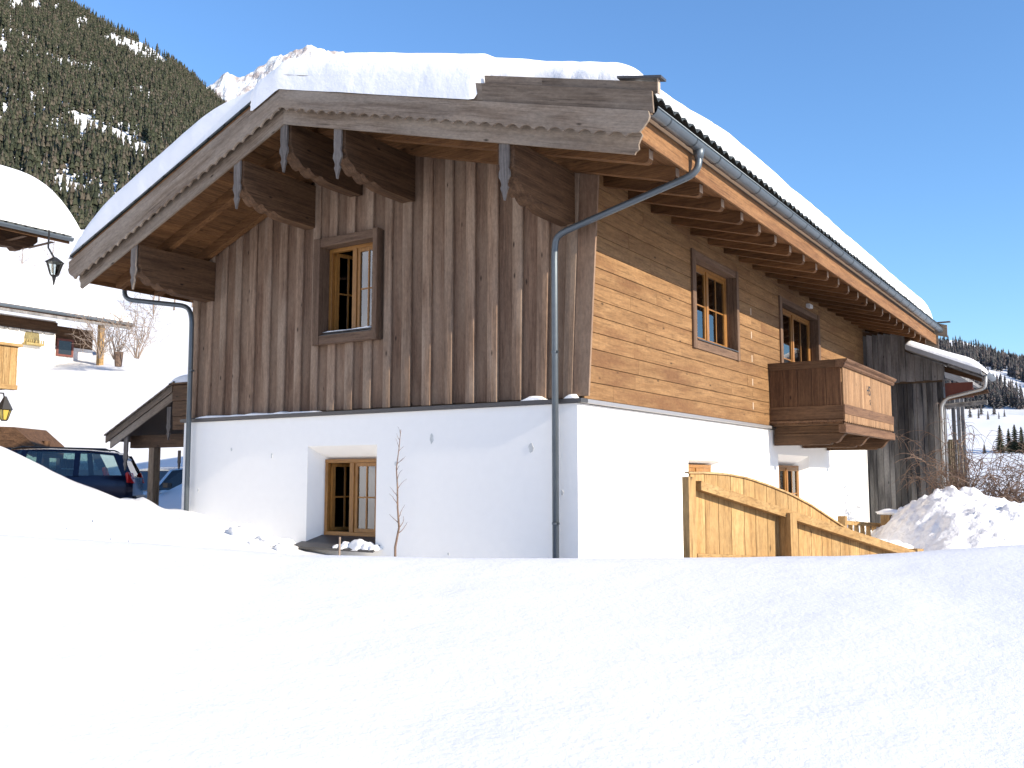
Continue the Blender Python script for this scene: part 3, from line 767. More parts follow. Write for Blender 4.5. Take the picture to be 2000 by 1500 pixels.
for i in range(n_):
    a = B0+i*wt; z0 = 2.47
    pts = [(a+.003, 2.618), (a+.003, z0+.05)]+[(a+wt/2-(wt/2-.003)*math.cos(math.pi*k/6), z0+.05-.045*math.sin(math.pi*k/6)) for k in range(1, 6)]+[(a+wt-.003, z0+.05), (a+wt-.003, 2.618)]
    MB().prism(pts, BX+.029, BX+.045, lambda u, v, a_: (a_, u, v)).build('scallop_tooth', 'balc', bal)
MB().board(XW+.005, BX+.02, B0+.03, B1-.03, 2.44, 2.475, 'x', .004).build('floor', 'beamx', bal)
MB().board(BX-.06, BX+.06, B0-.03, B1+.03, 2.30, 2.44, 'y', .006).build('front_beam', 'balcx', bal)
for yy in (7.32, 9.05, 10.85):
    pr = [(XW, 2.10), (BX-.28, 2.10), (BX-.24, 2.135), (BX-.19, 2.125), (BX-.13, 2.16), (BX-.06, 2.25), (BX+.0, 2.298), (XW, 2.298)]
    MB().prism(pr, yy-.08, yy+.08, lambda u, v, a: (u, a, v)).build('bracket_beam', 'beamx', bal)
    MB().board(XW, BX-.1, yy-.06, yy+.06, 2.30, 2.438, 'x', .004).build('bracket_beam', 'beamx', bal)
# carved initials
def letters(txt, loc, size, mat, parent, rot):
    cu = bpy.data.curves.new('carved_letters', 'FONT'); cu.body = txt; cu.size = size; cu.extrude = .002; cu.align_x = 'CENTER'
    ob_ = bpy.data.objects.new('tmp', cu); COL.objects.link(ob_)
    dg = bpy.context.evaluated_depsgraph_get(); me = bpy.data.meshes.new_from_object(ob_.evaluated_get(dg))
    bpy.data.objects.remove(ob_); o = bpy.data.objects.new('carved_letters', me); COL.objects.link(o)
    me.materials.clear(); me.materials.append(M[mat]); o.location = loc; o.rotation_euler = rot; o.parent = parent; return o
letters('HS', (BX+.031, 8.95, 3.08), .26, 'black', bal, (R(90), 0, R(90)))
letters('S', (BX+.031, 9.05, 2.90), .15, 'black', bal, (R(90), 0, R(90)))
adopt(house, (-3.6, 7.0, 0))

# ------------------------------------------------------------------ snow on the chalet
def roof_snow():
    nx, ny = 150, 190
    us = np.concatenate([np.linspace(0, .06, 14), np.linspace(.065, .935, nx-28), np.linspace(.94, 1, 14)])
    vsn = np.concatenate([np.linspace(0, .004, 6), np.linspace(.006, .03, 16), np.linspace(.034, .97, ny-34), np.linspace(.974, 1, 12)])
    V = []; zsv = np.vectorize(zs)
    U, Vv = np.meshgrid(us, vsn, indexing='ij')
    xe0 = -8.50; xe1 = 1.445
    X = xe0+(xe1-xe0)*U
    over = nsstep(-4.35, -4.15, X)*(1-nsstep(-.50, -.42, X))
    yf = -1.315-.125*over+.014*vnoise(X*1.6, X*0, 1, 3)+.07*(1-over)*nsstep(-.4, .2, X)+.018*vnoise(X*9, X*0, 6, 2)*nsstep(-.5, -.3, X)
    Y = yf+(YB-.02-yf)*Vv
    X = X+(.018*vnoise(Y*.8, X*0, 8, 3)+.014*vnoise(Y*5, X*0, 5, 2))*nsstep(.9, 1, U)
    d = Y-yf
    base = zsv(X)+.03*nsstep(.9, 1, U)*-1+.21*over+(1-over)*(.47+.05*nsstep(.3, 1.2, X))+.06*vnoise(X*3.1, X*0+2, 11, 3)*(1-over)*nsstep(-.4, .0, X)
    T = .40+.26*nsstep(-4.0, -5.6, X)+.22*nsstep(-1.2, .6, X)*nsstep(-.6, 2.2, Y)+.02*vnoise(X*.5, Y*.25, 4, 2)
    full = zsv(X)+.44+T
    rid = np.exp(-((X-RIDGE)/.9)**2)*.12
    full = full-rid
    ef = (1-(1-np.clip(d/.32, 0, 1))**2.6)**(1/2.4)
    eb = (1-(1-np.clip((YB-Y)/.6, 0, 1))**2.4)**(1/2.0)
    er = (1-(1-np.clip((1-U)*(xe1-xe0)/.42, 0, 1))**2.4)**(1/2.3)
    el = (1-(1-np.clip((X-xe0)/1.1, 0, 1))**2.0)**(1/2.1)
    e = ef*eb*er*el
    Z = base+(full-base)*e+.012*vnoise(X*3, Y*3, 14, 3)*e
    o = gridobj('roof_snow', np.stack([X, Y, Z], 2).reshape(-1, 3), len(us), len(vsn), 'snow')
    tag(o, 'thick white snow blanket lying on the chalet roof', 'snow', kind='stuff')
roof_snow()
def lump(name, c, sx, sy, sz, seed, mat='snow', amp=.35, n=14, label=None, cat='snow', group=None, flat=True):
    bm = bmesh.new(); bmesh.ops.create_icosphere(bm, subdivisions=4 if max(sx, sy) > .6 else 3, radius=1)
    for v in bm.verts:
        p = v.co*1.6+Vector((seed*7.3, seed*1.7, 0)); k = 1+amp*noise.fractal(p, 1.0, 2.0, 4)
        v.co = Vector((v.co.x*sx*k, v.co.y*sy*k, v.co.z*sz*k))
        if flat and v.co.z < -.25*sz: v.co.z = -.25*sz
    me = bpy.data.meshes.new(name); bm.to_mesh(me); bm.free(); me.materials.append(M[mat])
    me.polygons.foreach_set('use_smooth', [True]*len(me.polygons))
    o = bpy.data.objects.new(name, me); COL.objects.link(o); o.location = c
    if label: tag(o, label, cat, group)
    return o
# snow along the flashing ledge and sills
def ledge_snow(x0, x1, y0, y1, z, h, name, label, seed):
    n_ = max(8, int((x1-x0)/.05)); vs = []; nv = 5
    X = np.linspace(x0, x1, n_)
    for i, xx in enumerate(X):
        e = min(1, (i+.0)/2, (n_-1-i)/2); hh = h*(.55+.45*float(vnoise(np.array([xx*6.]), np.array([seed*3.]), seed, 3)[0]))*e+.004
        for (yy, zz) in ((y1, 0), (y1, hh), (y0+(y1-y0)*.45, hh*.9), (y0+.008, hh*.55), (y0+.002, 0)): vs.append((xx, yy, z+zz))
    mb = MB(); fs = [(i*nv+j, i*nv+(j+1) % nv, (i+1)*nv+(j+1) % nv, (i+1)*nv+j) for i in range(n_-1) for j in range(nv)]+[tuple(range(nv)), tuple(range((n_-1)*nv, n_*nv))[::-1]]
    tag(mb.add(vs, fs).build(name, 'snow', None, auto=50), label, 'snow')
ledge_snow(-6.9, -4.2, -.04, YF+.02, PZ+.057, .05, 'ledge_snow', 'long strip of snow on the dark ledge below the weathered boards', 2)
ledge_snow(-.78, -.44, -.04, YF+.005, PZ+.057, .07, 'ledge_snow', 'short clump of snow on the dark ledge left of the downpipe', 3)
ledge_snow(-.17, -.02, -.04, YF+.005, PZ+.057, .07, 'ledge_snow', 'tiny clump of snow on the dark ledge right of the downpipe', 5)
ledge_snow(-4.24, -3.28, YF-.03, YF+.12, 3.60, .045, 'sill_snow', 'thin snow on the sill of the upper gable window', 7)
for i, (px, w, h) in enumerate(((660, .05, .05), (676, .07, .10), (700, .15, .14), (716, .10, .10), (730, .07, .08))):
    p = gx(px, 1068, -.08); lump('sill_snow', (p.x, -.06, .565), w*1.2, .10, h*.8, i, amp=.28, label='small snow clump melting on the sill of the ground floor window', group='snow clumps on the lower sill')
# lumps at the foot of the gable
for i, (px, py, t, s_) in enumerate(((470, 1045, 13.2, .26), (440, 1055, 12.9, .17), (520, 1062, 13.0, .24), (405, 1040, 13.4, .13), (555, 1072, 12.8, .2), (495, 1065, 12.6, .16))):
    p = at(px, py, t); lump('snow_lump', (p.x, p.y, p.z-.05), s_, s_*.9, s_*.62, i+3, 'snowr', .55, label='broken snow lump on the bank at the foot of the plaster gable', group='snow lumps below the gable')
# scattered chunks on the left bank
for i in range(9):
    px, py = rng.uniform(60, 340), rng.uniform(1000, 1040); t = 11.6+rng.uniform(-.4, .4); p = at(px, py, t)
    gz_ = float(ground_z(p.x, p.y)); lump('snow_chunk', (p.x, p.y, gz_), .035, .035, .03, i+20, 'snowr', .5, label='small snow chunk lying on the smooth left bank', group='snow chunks on the bank')

# ------------------------------------------------------------------ sapling and stake by the gable
def branchy(name, base, h, r, mat, label, cat, nbr, seed, lean=(0, 0), blen=.3, up=.7, sub=2, group=None, r2=.35, start=.2, trunkpts=7, thing=None):
    rg = random.Random(seed); root = thing or empty(name, base)
    pts = []; q = Vector((0, 0, 0))
    for i in range(trunkpts):
        u = i/(trunkpts-1); pts.append(Vector((lean[0]*u+rg.uniform(-1, 1)*.012*h*(i > 0), lean[1]*u+rg.uniform(-1, 1)*.012*h*(i > 0), h*u)))
    MB().tube(pts, [r*(1-.8*i/(trunkpts-1)) for i in range(trunkpts)], 6).build('trunk', mat, root, smooth=True)
    mb = MB()
    def grow(p, d, L, rad, lev):
        a = [p]; n_ = 4
        for i in range(n_):
            d = (d+Vector((rg.uniform(-.3, .3), rg.uniform(-.3, .3), rg.uniform(-.12, .22)))).normalized(); a.append(a[-1]+d*L/n_)
        mb.tube(a, [rad*(1-.75*i/n_) for i in range(n_+1)], 4 if lev else 5)
        if lev < sub:
            for k in range(rg.randint(2, 4)):
                j = rg.randint(1, n_); dd = (d+Vector((rg.uniform(-1, 1), rg.uniform(-1, 1), rg.uniform(-.3, .8)))*.9).normalized()
                grow(a[j], dd, L*rg.uniform(.4, .65), rad*.55, lev+1)
    for i in range(nbr):
        u = start+(1-start)*(i+rg.random())/nbr; k = u*(trunkpts-1); j = min(int(k), trunkpts-2); p = pts[j].lerp(pts[j+1], k-j)
        a = rg.uniform(0, 6.283); d = Vector((math.cos(a), math.sin(a), up*rg.uniform(.5, 1.4))).normalized()
        grow(p, d, blen*(1.15-.6*u)*rg.uniform(.7, 1.2), r*r2*(1.1-.6*u), 0)
    mb.build('branches', mat, root)
    if not thing: tag(root, label, cat, group)
    return root
p = gx(774, 1088, -.8)
branchy('sapling', (p.x, -.8, .2), 1.9, .018, 'twig', 'bare young sapling standing before the white plaster gable', 'sapling', 16, 4, (.02, 0), .22, .8, 0, r2=.4, start=.3, trunkpts=9)
p = gx(662, 1088, -.5)
tag(MB().tube([(p.x, -.5, .2), (p.x+.01, -.5, .74)], .013, 6).build('stake', 'twig2'), 'short thin stake in the snow below the ground floor window', 'stake')

# ------------------------------------------------------------------ fence beside the steps
fence = empty('plank_fence')
f0 = at(1343, 1000, 8.8); fdir = Vector((math.sin(R(24)), math.cos(R(24)), 0)); fn_ = Vector((fdir.y, -fdir.x, 0))
def fpix(px, py):   # point of the fence plane seen at a pixel -> (length, height)
    d, h = ray(px, py); dv = Vector(d); k = (f0-Vector((CX, CY, CZ))).dot(fn_)/dv.dot(fn_); P = Vector((CX, CY, CZ))+dv*k
    return (P-f0).dot(fdir), P.z
def fpos(l, d, z): q = f0+fdir*l+fn_*d; return (q.x, q.y, z)
topc = [fpix(*p) for p in ((1338, 925), (1375, 925), (1420, 928), (1460, 936), (1500, 950), (1540, 966), (1580, 987), (1610, 1007), (1640, 1027), (1670, 1046), (1700, 1060), (1740, 1075), (1775, 1084))]
tl = [a for a, b in topc]; tz_ = [b for a, b in topc]
topz = lambda l: float(np.interp(l, tl, tz_))
l = 0.03; LEN = tl[-1]; bi = 0
while l < LEN:
    w = rng.uniform(.13, .19); e = min(l+w-.006, LEN)
    n_ = 5; ls = [l+(e-l)*i/(n_-1) for i in range(n_)]
    poly = [(l, -.15)]+[(e, -.15)]+[(q, topz(q)) for q in ls[::-1]]
    MB().prism(poly, -.012, .012, lambda u, v, a: fpos(u, a, v)).build('board', 'fencez', fence); l += w
# curved cap strip
mb = MB(); ls = np.linspace(.0, LEN, 40); vs = []
for q in ls: vs += [fpos(q, -.03, topz(q)), fpos(q, .03, topz(q)), fpos(q, .03, topz(q)+.018), fpos(q, -.03, topz(q)+.018)]
fs = [(i*4+j, i*4+(j+1) % 4, (i+1)*4+(j+1) % 4, (i+1)*4+j) for i in range(len(ls)-1) for j in range(4)]+[(0, 1, 2, 3), (len(vs)-1, len(vs)-2, len(vs)-3, len(vs)-4)]
mb.add(vs, fs).build('cap_strip', wood('cap_wood', (.34, .21, .09), (.52, .35, .17), 'y', .1, 12), fence)
def fbeam(l0, z0, l1, z1, hh, d0, d1, name):
    MB().prism([(l0, z0-hh/2), (l1, z1-hh/2), (l1, z1+hh/2), (l0, z0+hh/2)], d0, d1, lambda u, v, a: fpos(u, a, v)).build(name, 'fencey', fence)
ra = fpix(1345, 948); rb = fpix(1770, 1082); fbeam(ra[0]+.05, ra[1], rb[0], rb[1]+.0, .085, .014, .115, 'rail')
ba = fpix(1345, 1086); bb = fpix(1520, 1092); fbeam(ba[0]+.05, ba[1], bb[0], bb[1], .05, .014, .07, 'bottom_rail')
def fpost(px, py, w, d1, name='post'):
    a = fpix(px, py); MB().prism([(a[0]-w/2, -.2), (a[0]+w/2, -.2), (a[0]+w/2, a[1]), (a[0]-w/2, a[1])], .014, d1, lambda u, v, q: fpos(u, q, v)).build(name, 'fencez', fence)
fpost(1337, 931, .09, .10); fpost(1525, 1001, .095, .16); fpost(1779, 1071, .11, .12)
tag(fence, 'new larch plank fence with sweeping curved top and diagonal rail', 'fence')
adopt(fence, (f0.x, f0.y, .2))
for i, (px, py, t, a, b, c) in enumerate(((1712, 1062, 10.75, .15, .11, .05), (1738, 1066, 10.85, .17, .11, .07), (1762, 1072, 10.95, .11, .09, .06))):
    p = at(px, py, t); lump('fence_snow', p, a, b, c, i+40, amp=.4, label='snow clump caught on the low end of the plank fence', group='snow clumps on the fence')
# railing and gate post further back
rail = empty('railing'); A = at(1642, 1020, 15.2); B = at(1724, 1026, 16.0)
def between(a, b, u): return a.lerp(b, u)
dirr = (B-A).normalized()
MB().tube([A, B], .045, 4).build('top_rail', 'fencey', rail); 
MB().tube([A-Vector((0, 0, .42)), B-Vector((0, 0, .42))], .04, 4).build('bottom_rail', 'fencey', rail)
for i in range(7):
    q = between(A, B, .08+i*.14); MB().board(q.x-.035, q.x+.035, q.y-.015, q.y+.015, q.z-.42, q.z-.02, 'z', .004).build('baluster', 'fencez', rail)
q = at(1645, 1008, 15.2); MB().board(q.x-.06, q.x+.06, q.y-.06, q.y+.06, q.z-.6, q.z, 'z', .006).build('post', 'fencez', rail)
tag(rail, 'low larch railing with balusters behind the curved fence', 'railing'); adopt(rail, (A.x, A.y, .2))
gate = empty('gate_post'); q = at(1730, 1006, 15.6)
MB().board(q.x-.07, q.x+.07, q.y-.07, q.y+.07, q.z-.6, q.z, 'z', .006).build('post', 'fencez', gate)
q2 = at(1757, 1006, 15.9); MB().board(q2.x-.05, q2.x+.05, q2.y-.05, q2.y+.05, q.z-.6, q.z, 'z', .006).build('post', 'fencez', gate)
c = (q+q2)/2; MB().board(q.x+.072, q2.x-.052, c.y-.02, c.y+.03, q.z-.5, q.z-.10, 'x', .004).build('panel', 'fencez', gate)
MB().board(q.x+.072, q2.x-.052, c.y-.02, c.y+.03, q.z-.035, q.z-.002, 'x', .004).build('crossbar', 'fencey', gate)
tag(gate, 'stout larch gate posts with panel at the end of the railing', 'gate'); adopt(gate, (q.x, q.y, .2))
lump('gate_snow', (c.x, c.y, q.z+.02), .24, .13, .07, 61, amp=.3, label='snow cap on top of the larch gate posts')

# ------------------------------------------------------------------ barn behind on the right
barn = empty('barn'); BY = 14.62
xa = 0.0; bx1 = 1.80
ZU = rx(1752, 742, 0)[2]*0+3.86
broof = lambda x: 4.52-.44*(x-1.42)
MB().box(-3, bx1-.02, BY+.05, BY+.4, -1, 3.7).build('wall_core', 'barn', barn)
MB().prism([(-3, 3.7), (bx1-.02, 3.7), (bx1-.02, broof(bx1)-.12), (-3, 4.9), ][:3]+[(1.1, broof(1.1)-.12), (1.1, 4.9), (-3, 4.9)], BY+.02, BY+.4, lambda u, v, a: (u, a, v)).build('wall_core', 'deck', barn)
x = .04
while x < bx1:
    w = rng.uniform(.085, .15); e = min(x+w, bx1)
    d = rng.choice([0, 0, .02, .03])
    MB().board(x, e-.006, BY+.012-d, BY+.046-d*.5, -.3, 3.80, 'z', .005).build('board', 'barn', barn); x += w
x = -.02
while x < bx1+.03:
    w = rng.uniform(.12, .2); e = min(x+w, bx1+.05); d = rng.choice([0, .012, .02])
    MB().prism([(x, 3.84+rng.uniform(-.015, .015)), (e-.007, 3.84+rng.uniform(-.015, .015)), (e-.007, broof(e)-.13 if e > 1.1 else 5.02), (x, broof(x)-.13 if e > 1.1 else 5.06)], BY-.14-d, BY-.115-d, lambda u, v, a: (u, a, v)).build('board', 'barn2', barn); x += w
MB().board(-.02, bx1+.05, BY-.10, BY+.0, 3.86, 3.95, 'x', .004).build('tier_beam', 'barn', barn)
# roof with boards and verge
xe = 2.72; YR = 15.3
MB().prism([(-3, broof(-3)-.10), (1.6, broof(1.6)-.10), (1.6, broof(1.6)), (-3, broof(-3))], 16.4, 24, lambda u, v, a: (u, a, v)).build('roof', 'barn2', barn)
MB().prism([(1.12, broof(1.12)-.10), (xe, broof(xe)-.10), (xe, broof(xe)), (1.12, broof(1.12))], 13.9, YR-.002, lambda u, v, a: (u, a, v)).build('roof', 'barn2', barn)
x = bx1+.06
while x < xe-.05:
    MB().prism([(x, broof(x)-.135), (x+.145, broof(x+.145)-.135), (x+.145, broof(x+.145)-.103), (x, broof(x)-.103)], 13.92, YR-.02, lambda u, v, a: (u, a, v)).build('soffit_board', 'barn', barn); x += .15
MB().prism([(1.12, broof(1.12)-.09), (xe, broof(xe)-.09), (xe, broof(xe)+.02), (1.12, broof(1.12)+.02)], 13.86, 13.898, lambda u, v, a: (u, a, v)).build('verge_board', plain('pale_verge_metal', (.30, .30, .30), .4, .4), barn)
for i in range(1):
    y = 14.9+i*1.0; MB().prism([(bx1, broof(bx1)-.28), (xe-.12, broof(xe-.12)-.22), (xe-.12, broof(xe-.12)-.138), (bx1, broof(bx1)-.138)], y, y+.12, lambda u, v, a: (u, a, v)).build('rafter', 'beamx', barn)
mb = MB().box(bx1+.02, bx1+.62, 14.75, 14.82, 3.42, 3.78); mb.build('red_panel', 'lampred', barn)
MB().tube([(bx1+.0, 14.5, 3.36), (xe+.05, 14.5, 3.52)], .045, 6).build('bracket_pole', 'beamx', barn)
MB().tube([(bx1-.05, 14.9, 3.24), (xe-.02, 14.9, 3.30)], .055, 6).build('bracket_pole', 'barn2', barn)
g = MB(); n_ = 8; vs = []
for yy in (13.8, YR):
    for rad in (.085, .078): vs += [(xe+.07-rad*math.cos(math.pi*i/n_), yy, broof(xe)-.05-rad*math.sin(math.pi*i/n_)) for i in range(n_+1)]
k = n_+1; fs = [(i, i+1, 2*k+i+1, 2*k+i) for i in range(n_)]+[(k+i, 3*k+i, 3*k+i+1, k+i+1) for i in range(n_)]+[(i, k+i, k+i+1, i+1) for i in range(n_)]
g.add(vs, fs).build('gutter', 'zinc', barn)
MB().tube([(xe+.07, 13.95, broof(xe)-.10), (xe+.05, 13.97, broof(xe)-.40), (bx1+.1, 14.40, 3.40), (bx1-.04, 14.46, 3.25), (bx1-.06, 14.47, .2)], .04, 10, True, .12).build('downpipe', plain('pale_pipe', (.36, .37, .37), .4, .4), barn, smooth=True)
# open porch posts behind the corner, woven fence panel
for px, t in ((1862, 24.8), (1872, 25.6), (1880, 26.4)):
    q = at(px, 800, t); MB().board(q.x-.045, q.x+.045, q.y-.045, q.y+.045, .2, q.z+.3, 'z', .004).build('porch_post', 'barn2', barn)
q = at(1852, 860, 24.6); 
for i in range(7):
    q = at(1852+i*4, 862, 24.2+i*.3); MB().board(q.x-.05, q.x+.05, q.y-.02, q.y+.02, -.2, q.z+rng.uniform(-.05, .08), 'z', .004).build('lattice_board', wood('lattice_wood%d' % i, (.12, .09, .05), (.22, .17, .10), 'z', .3, 12), barn)
tag(barn, 'dark weathered plank barn adjoining the far end of the chalet', 'barn'); adopt(barn, (1, 18, 0))
# snow on the barn roof
def slab_snow(name, x0, x1, y0, y1, zf, T, rx0, rx1, ry0, ry1, label, nx=50, ny=60, seed=1, mat='snow'):
    us = np.linspace(0, 1, nx); vv = np.linspace(0, 1, ny); us = us+np.sin(us*2*np.pi)*-.12; vv = vv+np.sin(vv*2*np.pi)*-.12
    U, Vv = np.meshgrid(us, vv, indexing='ij'); X = x0+(x1-x0)*U; Y = y0+(y1-y0)*Vv
    def e(d, r): return (1-(1-np.clip(d/r, 0, 1))**2.3)**(1/2.1) if r else 1
    E = e(X-x0, rx0)*e(x1-X, rx1)*e(Y-y0, ry0)*e(y1-Y, ry1)
    Z = np.vectorize(zf)(X)+(T+.05*vnoise(X*.7, Y*.7, seed, 3))*E
    o = gridobj(name, np.stack([X, Y, Z], 2).reshape(-1, 3), nx, ny, mat)
    return tag(o, label, 'snow', kind='stuff')
slab_snow('barn_roof_snow', 1.12, xe+.03, 13.9, YR+.05, lambda x: broof(x)+.005, .19, .15, .4, .2, .3, 'snow slab on the roof of the dark barn')

# ------------------------------------------------------------------ ploughed snow heap on the right
def heap():
    n_ = 130; u = np.linspace(-1, 1, n_); U, V = np.meshgrid(u, u, indexing='ij')
    c = at(1900, 1010, 15.0)
    S = U*3.0; T = V*2.2
    X = c.x+Rx*S+Fx*T; Y = c.y+Ry*S+Fy*T
    SS = np.array([-3, -1.62, -1.2, -.85, -.42, .1, .55, 1.1, 2.2, 3]); HH = np.array([0, .02, .42, .72, .95, .88, .82, .74, .6, 0])
    h = np.interp(S+.15*vnoise(X, Y, 2, 2), SS, HH)*np.clip(1-(np.abs(T)/2.1)**1.7, 0, 1)
    z = h*(1+.30*vnoise(X*1.1, Y*1.1, 3, 5, .6))+.17*np.abs(vnoise(X*1.9, Y*2.3, 7, 6, .62))*np.clip(h*2.2, 0, 1)+.07*np.maximum(vnoise(X*6, Y*6, 5, 3), .1)*np.clip(h*3, 0, 1)*(vnoise(X*.9, Y*.9, 17, 2) > -.1)
    Z = .30+z*1.02-.35*(np.maximum(np.abs(U), np.abs(V)) > .985)
    tag(gridobj('snow_heap', np.stack([X, Y, Z], 2).reshape(-1, 3), n_, n_, 'snowr'), 'rough heap of cleared snow piled below the dark barn', 'snow heap')
heap()

# ------------------------------------------------------------------ shrubs
def bush(name, base, w, h, n_, seed, mat, label, sub=2, r=.012, group=None, droop=0.):
    rg = random.Random(seed); root = empty(name, base); mb = MB()
    def grow(p, d, L, rad, lev):
        a = [p]; k = 5
        for i in range(k):
            d = (d+Vector((rg.uniform(-.38, .38), rg.uniform(-.38, .38), rg.uniform(-.25, .2)-droop*lev))).normalized(); a.append(a[-1]+d*L/k)
        mb.tube(a, [rad*(1-.7*i/k) for i in range(k+1)], 4, False)
        if lev < sub:
            for q in range(rg.randint(3, 5)):
                j = rg.randint(1, k); dd = (d*.5+Vector((rg.uniform(-1, 1), rg.uniform(-1, 1), rg.uniform(-.5, .9)))).normalized()
                grow(a[j], dd, L*rg.uniform(.35, .6), rad*.6, lev+1)
    for i in range(n_):
        a = rg.uniform(0, 6.283); q = rg.random()**.5
        d = Vector((math.cos(a)*w*q, math.sin(a)*w*q, h*rg.uniform(.6, 1))); grow(Vector((math.cos(a)*w*.12*q, math.sin(a)*w*.12*q, 0)), d.normalized(), d.length, r, 0)
    mb.build('twigs', mat, root)
    return tag(root, label, 'shrub', group)
for i, (px, py, t, w, h, n_, lab) in enumerate(((1872, 990, 20.0, .55, 1.75, 26, 'tangled bare shrub pressed against the corner of the dark barn'), (1925, 1000, 20.5, .9, 1.5, 34, 'wide bare thorny shrub above the rough snow heap'), (1990, 1003, 20.0, .9, 1.35, 30, 'bare shrub with drooping twigs at the end of the hedge by the snow heap'))):
    p = at(px, py, t); bush('bare_shrub', (p.x, p.y, p.z-.25), w, h, n_, 31+i, 'twig', lab, 2, .016, droop=.12)
for i, (px, py, t, w, h, lab) in enumerate(((268, 700, 41, .9, 2.6, 'bare bushy shrub on the slope past the white farmhouse'), (225, 702, 42, .8, 2.6, 'thin leafless shrub in front of the farmhouse porch'), (195, 700, 41, .5, 2.2, 'small leafless shrub beside the porch post of the farmhouse'))):
    p = at(px, py, t); bush('bare_shrub', p, w, h, 14, 51+i, 'twig2', lab, 2, .02)
for i, (px, py, t, h) in enumerate(((40, 540, 70, 5), (100, 545, 72, 5), (340, 600, 62, 5.5), (310, 590, 66, 5.5), (300, 610, 60, 5), (375, 620, 64, 6))):
    p = at(px, py, t); gz_ = float(ground_z(p.x, p.y)); branchy('bare_tree', (p.x, p.y, gz_), h, .06, 'twig2', 'slender bare tree on the snowy slope behind the farmhouse', 'tree', 16, 70+i, (.2, 0), 1.8, .8, 1, group='bare trees on the snowy slope')

# ------------------------------------------------------------------ carport on the left
cp = empty('carport'); CYF = 1.3
e0 = gx(207, 852, CYF); e1 = gx(337, 752, CYF)
sl_ = (e1.z-e0.z)/(e1.x-e0.x)
def cz(x): return e0.z+sl_*(x-e0.x)
def cstrip(o0, o1, ya, yb, name, mat, xa=None, xb=None):
    a, b = xa if xa is not None else e0.x, xb if xb is not None else e1.x
    MB().prism([(a, cz(a)+o0), (b, cz(b)+o0), (b, cz(b)+o1), (a, cz(a)+o1)], ya, yb, lambda u, v, w_: (u, w_, v)).build(name, mat, cp)
MC = M['bargex'].copy()
turn_grain(MC, math.atan(sl_))
cstrip(-.13, -.005, CYF-.01, CYF+.02, 'bargeboard', MC); cstrip(-.29, -.135, CYF+.015, CYF+.045, 'bargeboard', MC, xa=e0.x+.12)
xq = e0.x
while xq < e1.x-.05:
    MB().prism([(xq, cz(xq)+.005), (xq+.2, cz(xq+.2)+.0), (xq+.2, cz(xq+.2)+.025), (xq, cz(xq)+.03)], CYF-.05, CYF+5, lambda u, v, w_: (u, w_, v)).build('shingle_course', 'bargey', cp); xq += .17
cstrip(-.10, -.006, CYF+.05, CYF+5, 'roof_boards', 'deck')
PAN = (e1.x+.004, -7.25)
for i, (za, zb) in enumerate(((-.30, -.005), (-.58, -.305), (-.83, -.585))):
    MB().board(PAN[0], PAN[1], CYF+.0+.015*i, CYF+.03+.015*i, e1.z+za, e1.z+zb, 'x', .005).build('side_board', 'beamx', cp)
MB().board(PAN[0]-.05, PAN[1], CYF-.05, CYF+5, e1.z+.0, e1.z+.03, 'y', .005).build('roof_top', 'beamx', cp)
zb_ = gx(300, 860, CYF+.3).z
MB().board(e0.x+.42, -7.3, CYF+.25, CYF+.42, zb_-.14, zb_+.1, 'x', .006).build('beam', 'beamx', cp)
q = gx(301, 900, CYF+.33); MB().board(q.x-.085, q.x+.085, CYF+.26, CYF+.41, .3, zb_-.142, 'z', .008).build('post', wood('carport_post', (.15, .10, .062), (.30, .215, .14), 'z', .1, 14), cp)
MB().board(q.x-.085, q.x+.085, CYF+4.5, CYF+4.65, .3, zb_+.3, 'z', .008).build('post', 'beamz', cp)
MB().board(e0.x+.25, -7.3, CYF+4.5, CYF+4.65, zb_+.0, zb_+.2, 'x', .006).build('beam', 'beamx', cp)
pendant(gx(245, 870, CYF+.05).x, CYF+.05, gx(245, 852, CYF+.05).z, cp, .92)
pendant(gx(329, 820, CYF+.05).x, CYF+.05, gx(329, 795, CYF+.05).z, cp, .85)
p = gx(349, 890, CYF+.5); pendant(p.x, CYF+.5, p.z+.1, cp, .5)
tag(cp, 'weathered timber carport with carved pendants beside the chalet', 'carport'); adopt(cp, (-9, 3.5, .5))
slab_snow('carport_snow', e1.x-.25, -7.22, CYF-.02, CYF+5, lambda x: max(cz(min(x, e1.x))+.03, e1.z+.032 if x > e1.x else -9), .17, .5, .1, .3, .3, 'small snow cap on the ridge of the carport', 24, 30, 3)
slab_snow('carport_snow', e0.x+.05, e1.x-.35, CYF+.02, CYF+5, lambda x: cz(x)+.028, .09, .4, .3, .25, .3, 'thin snow layer on the sloping carport roof', 24, 30, 4)

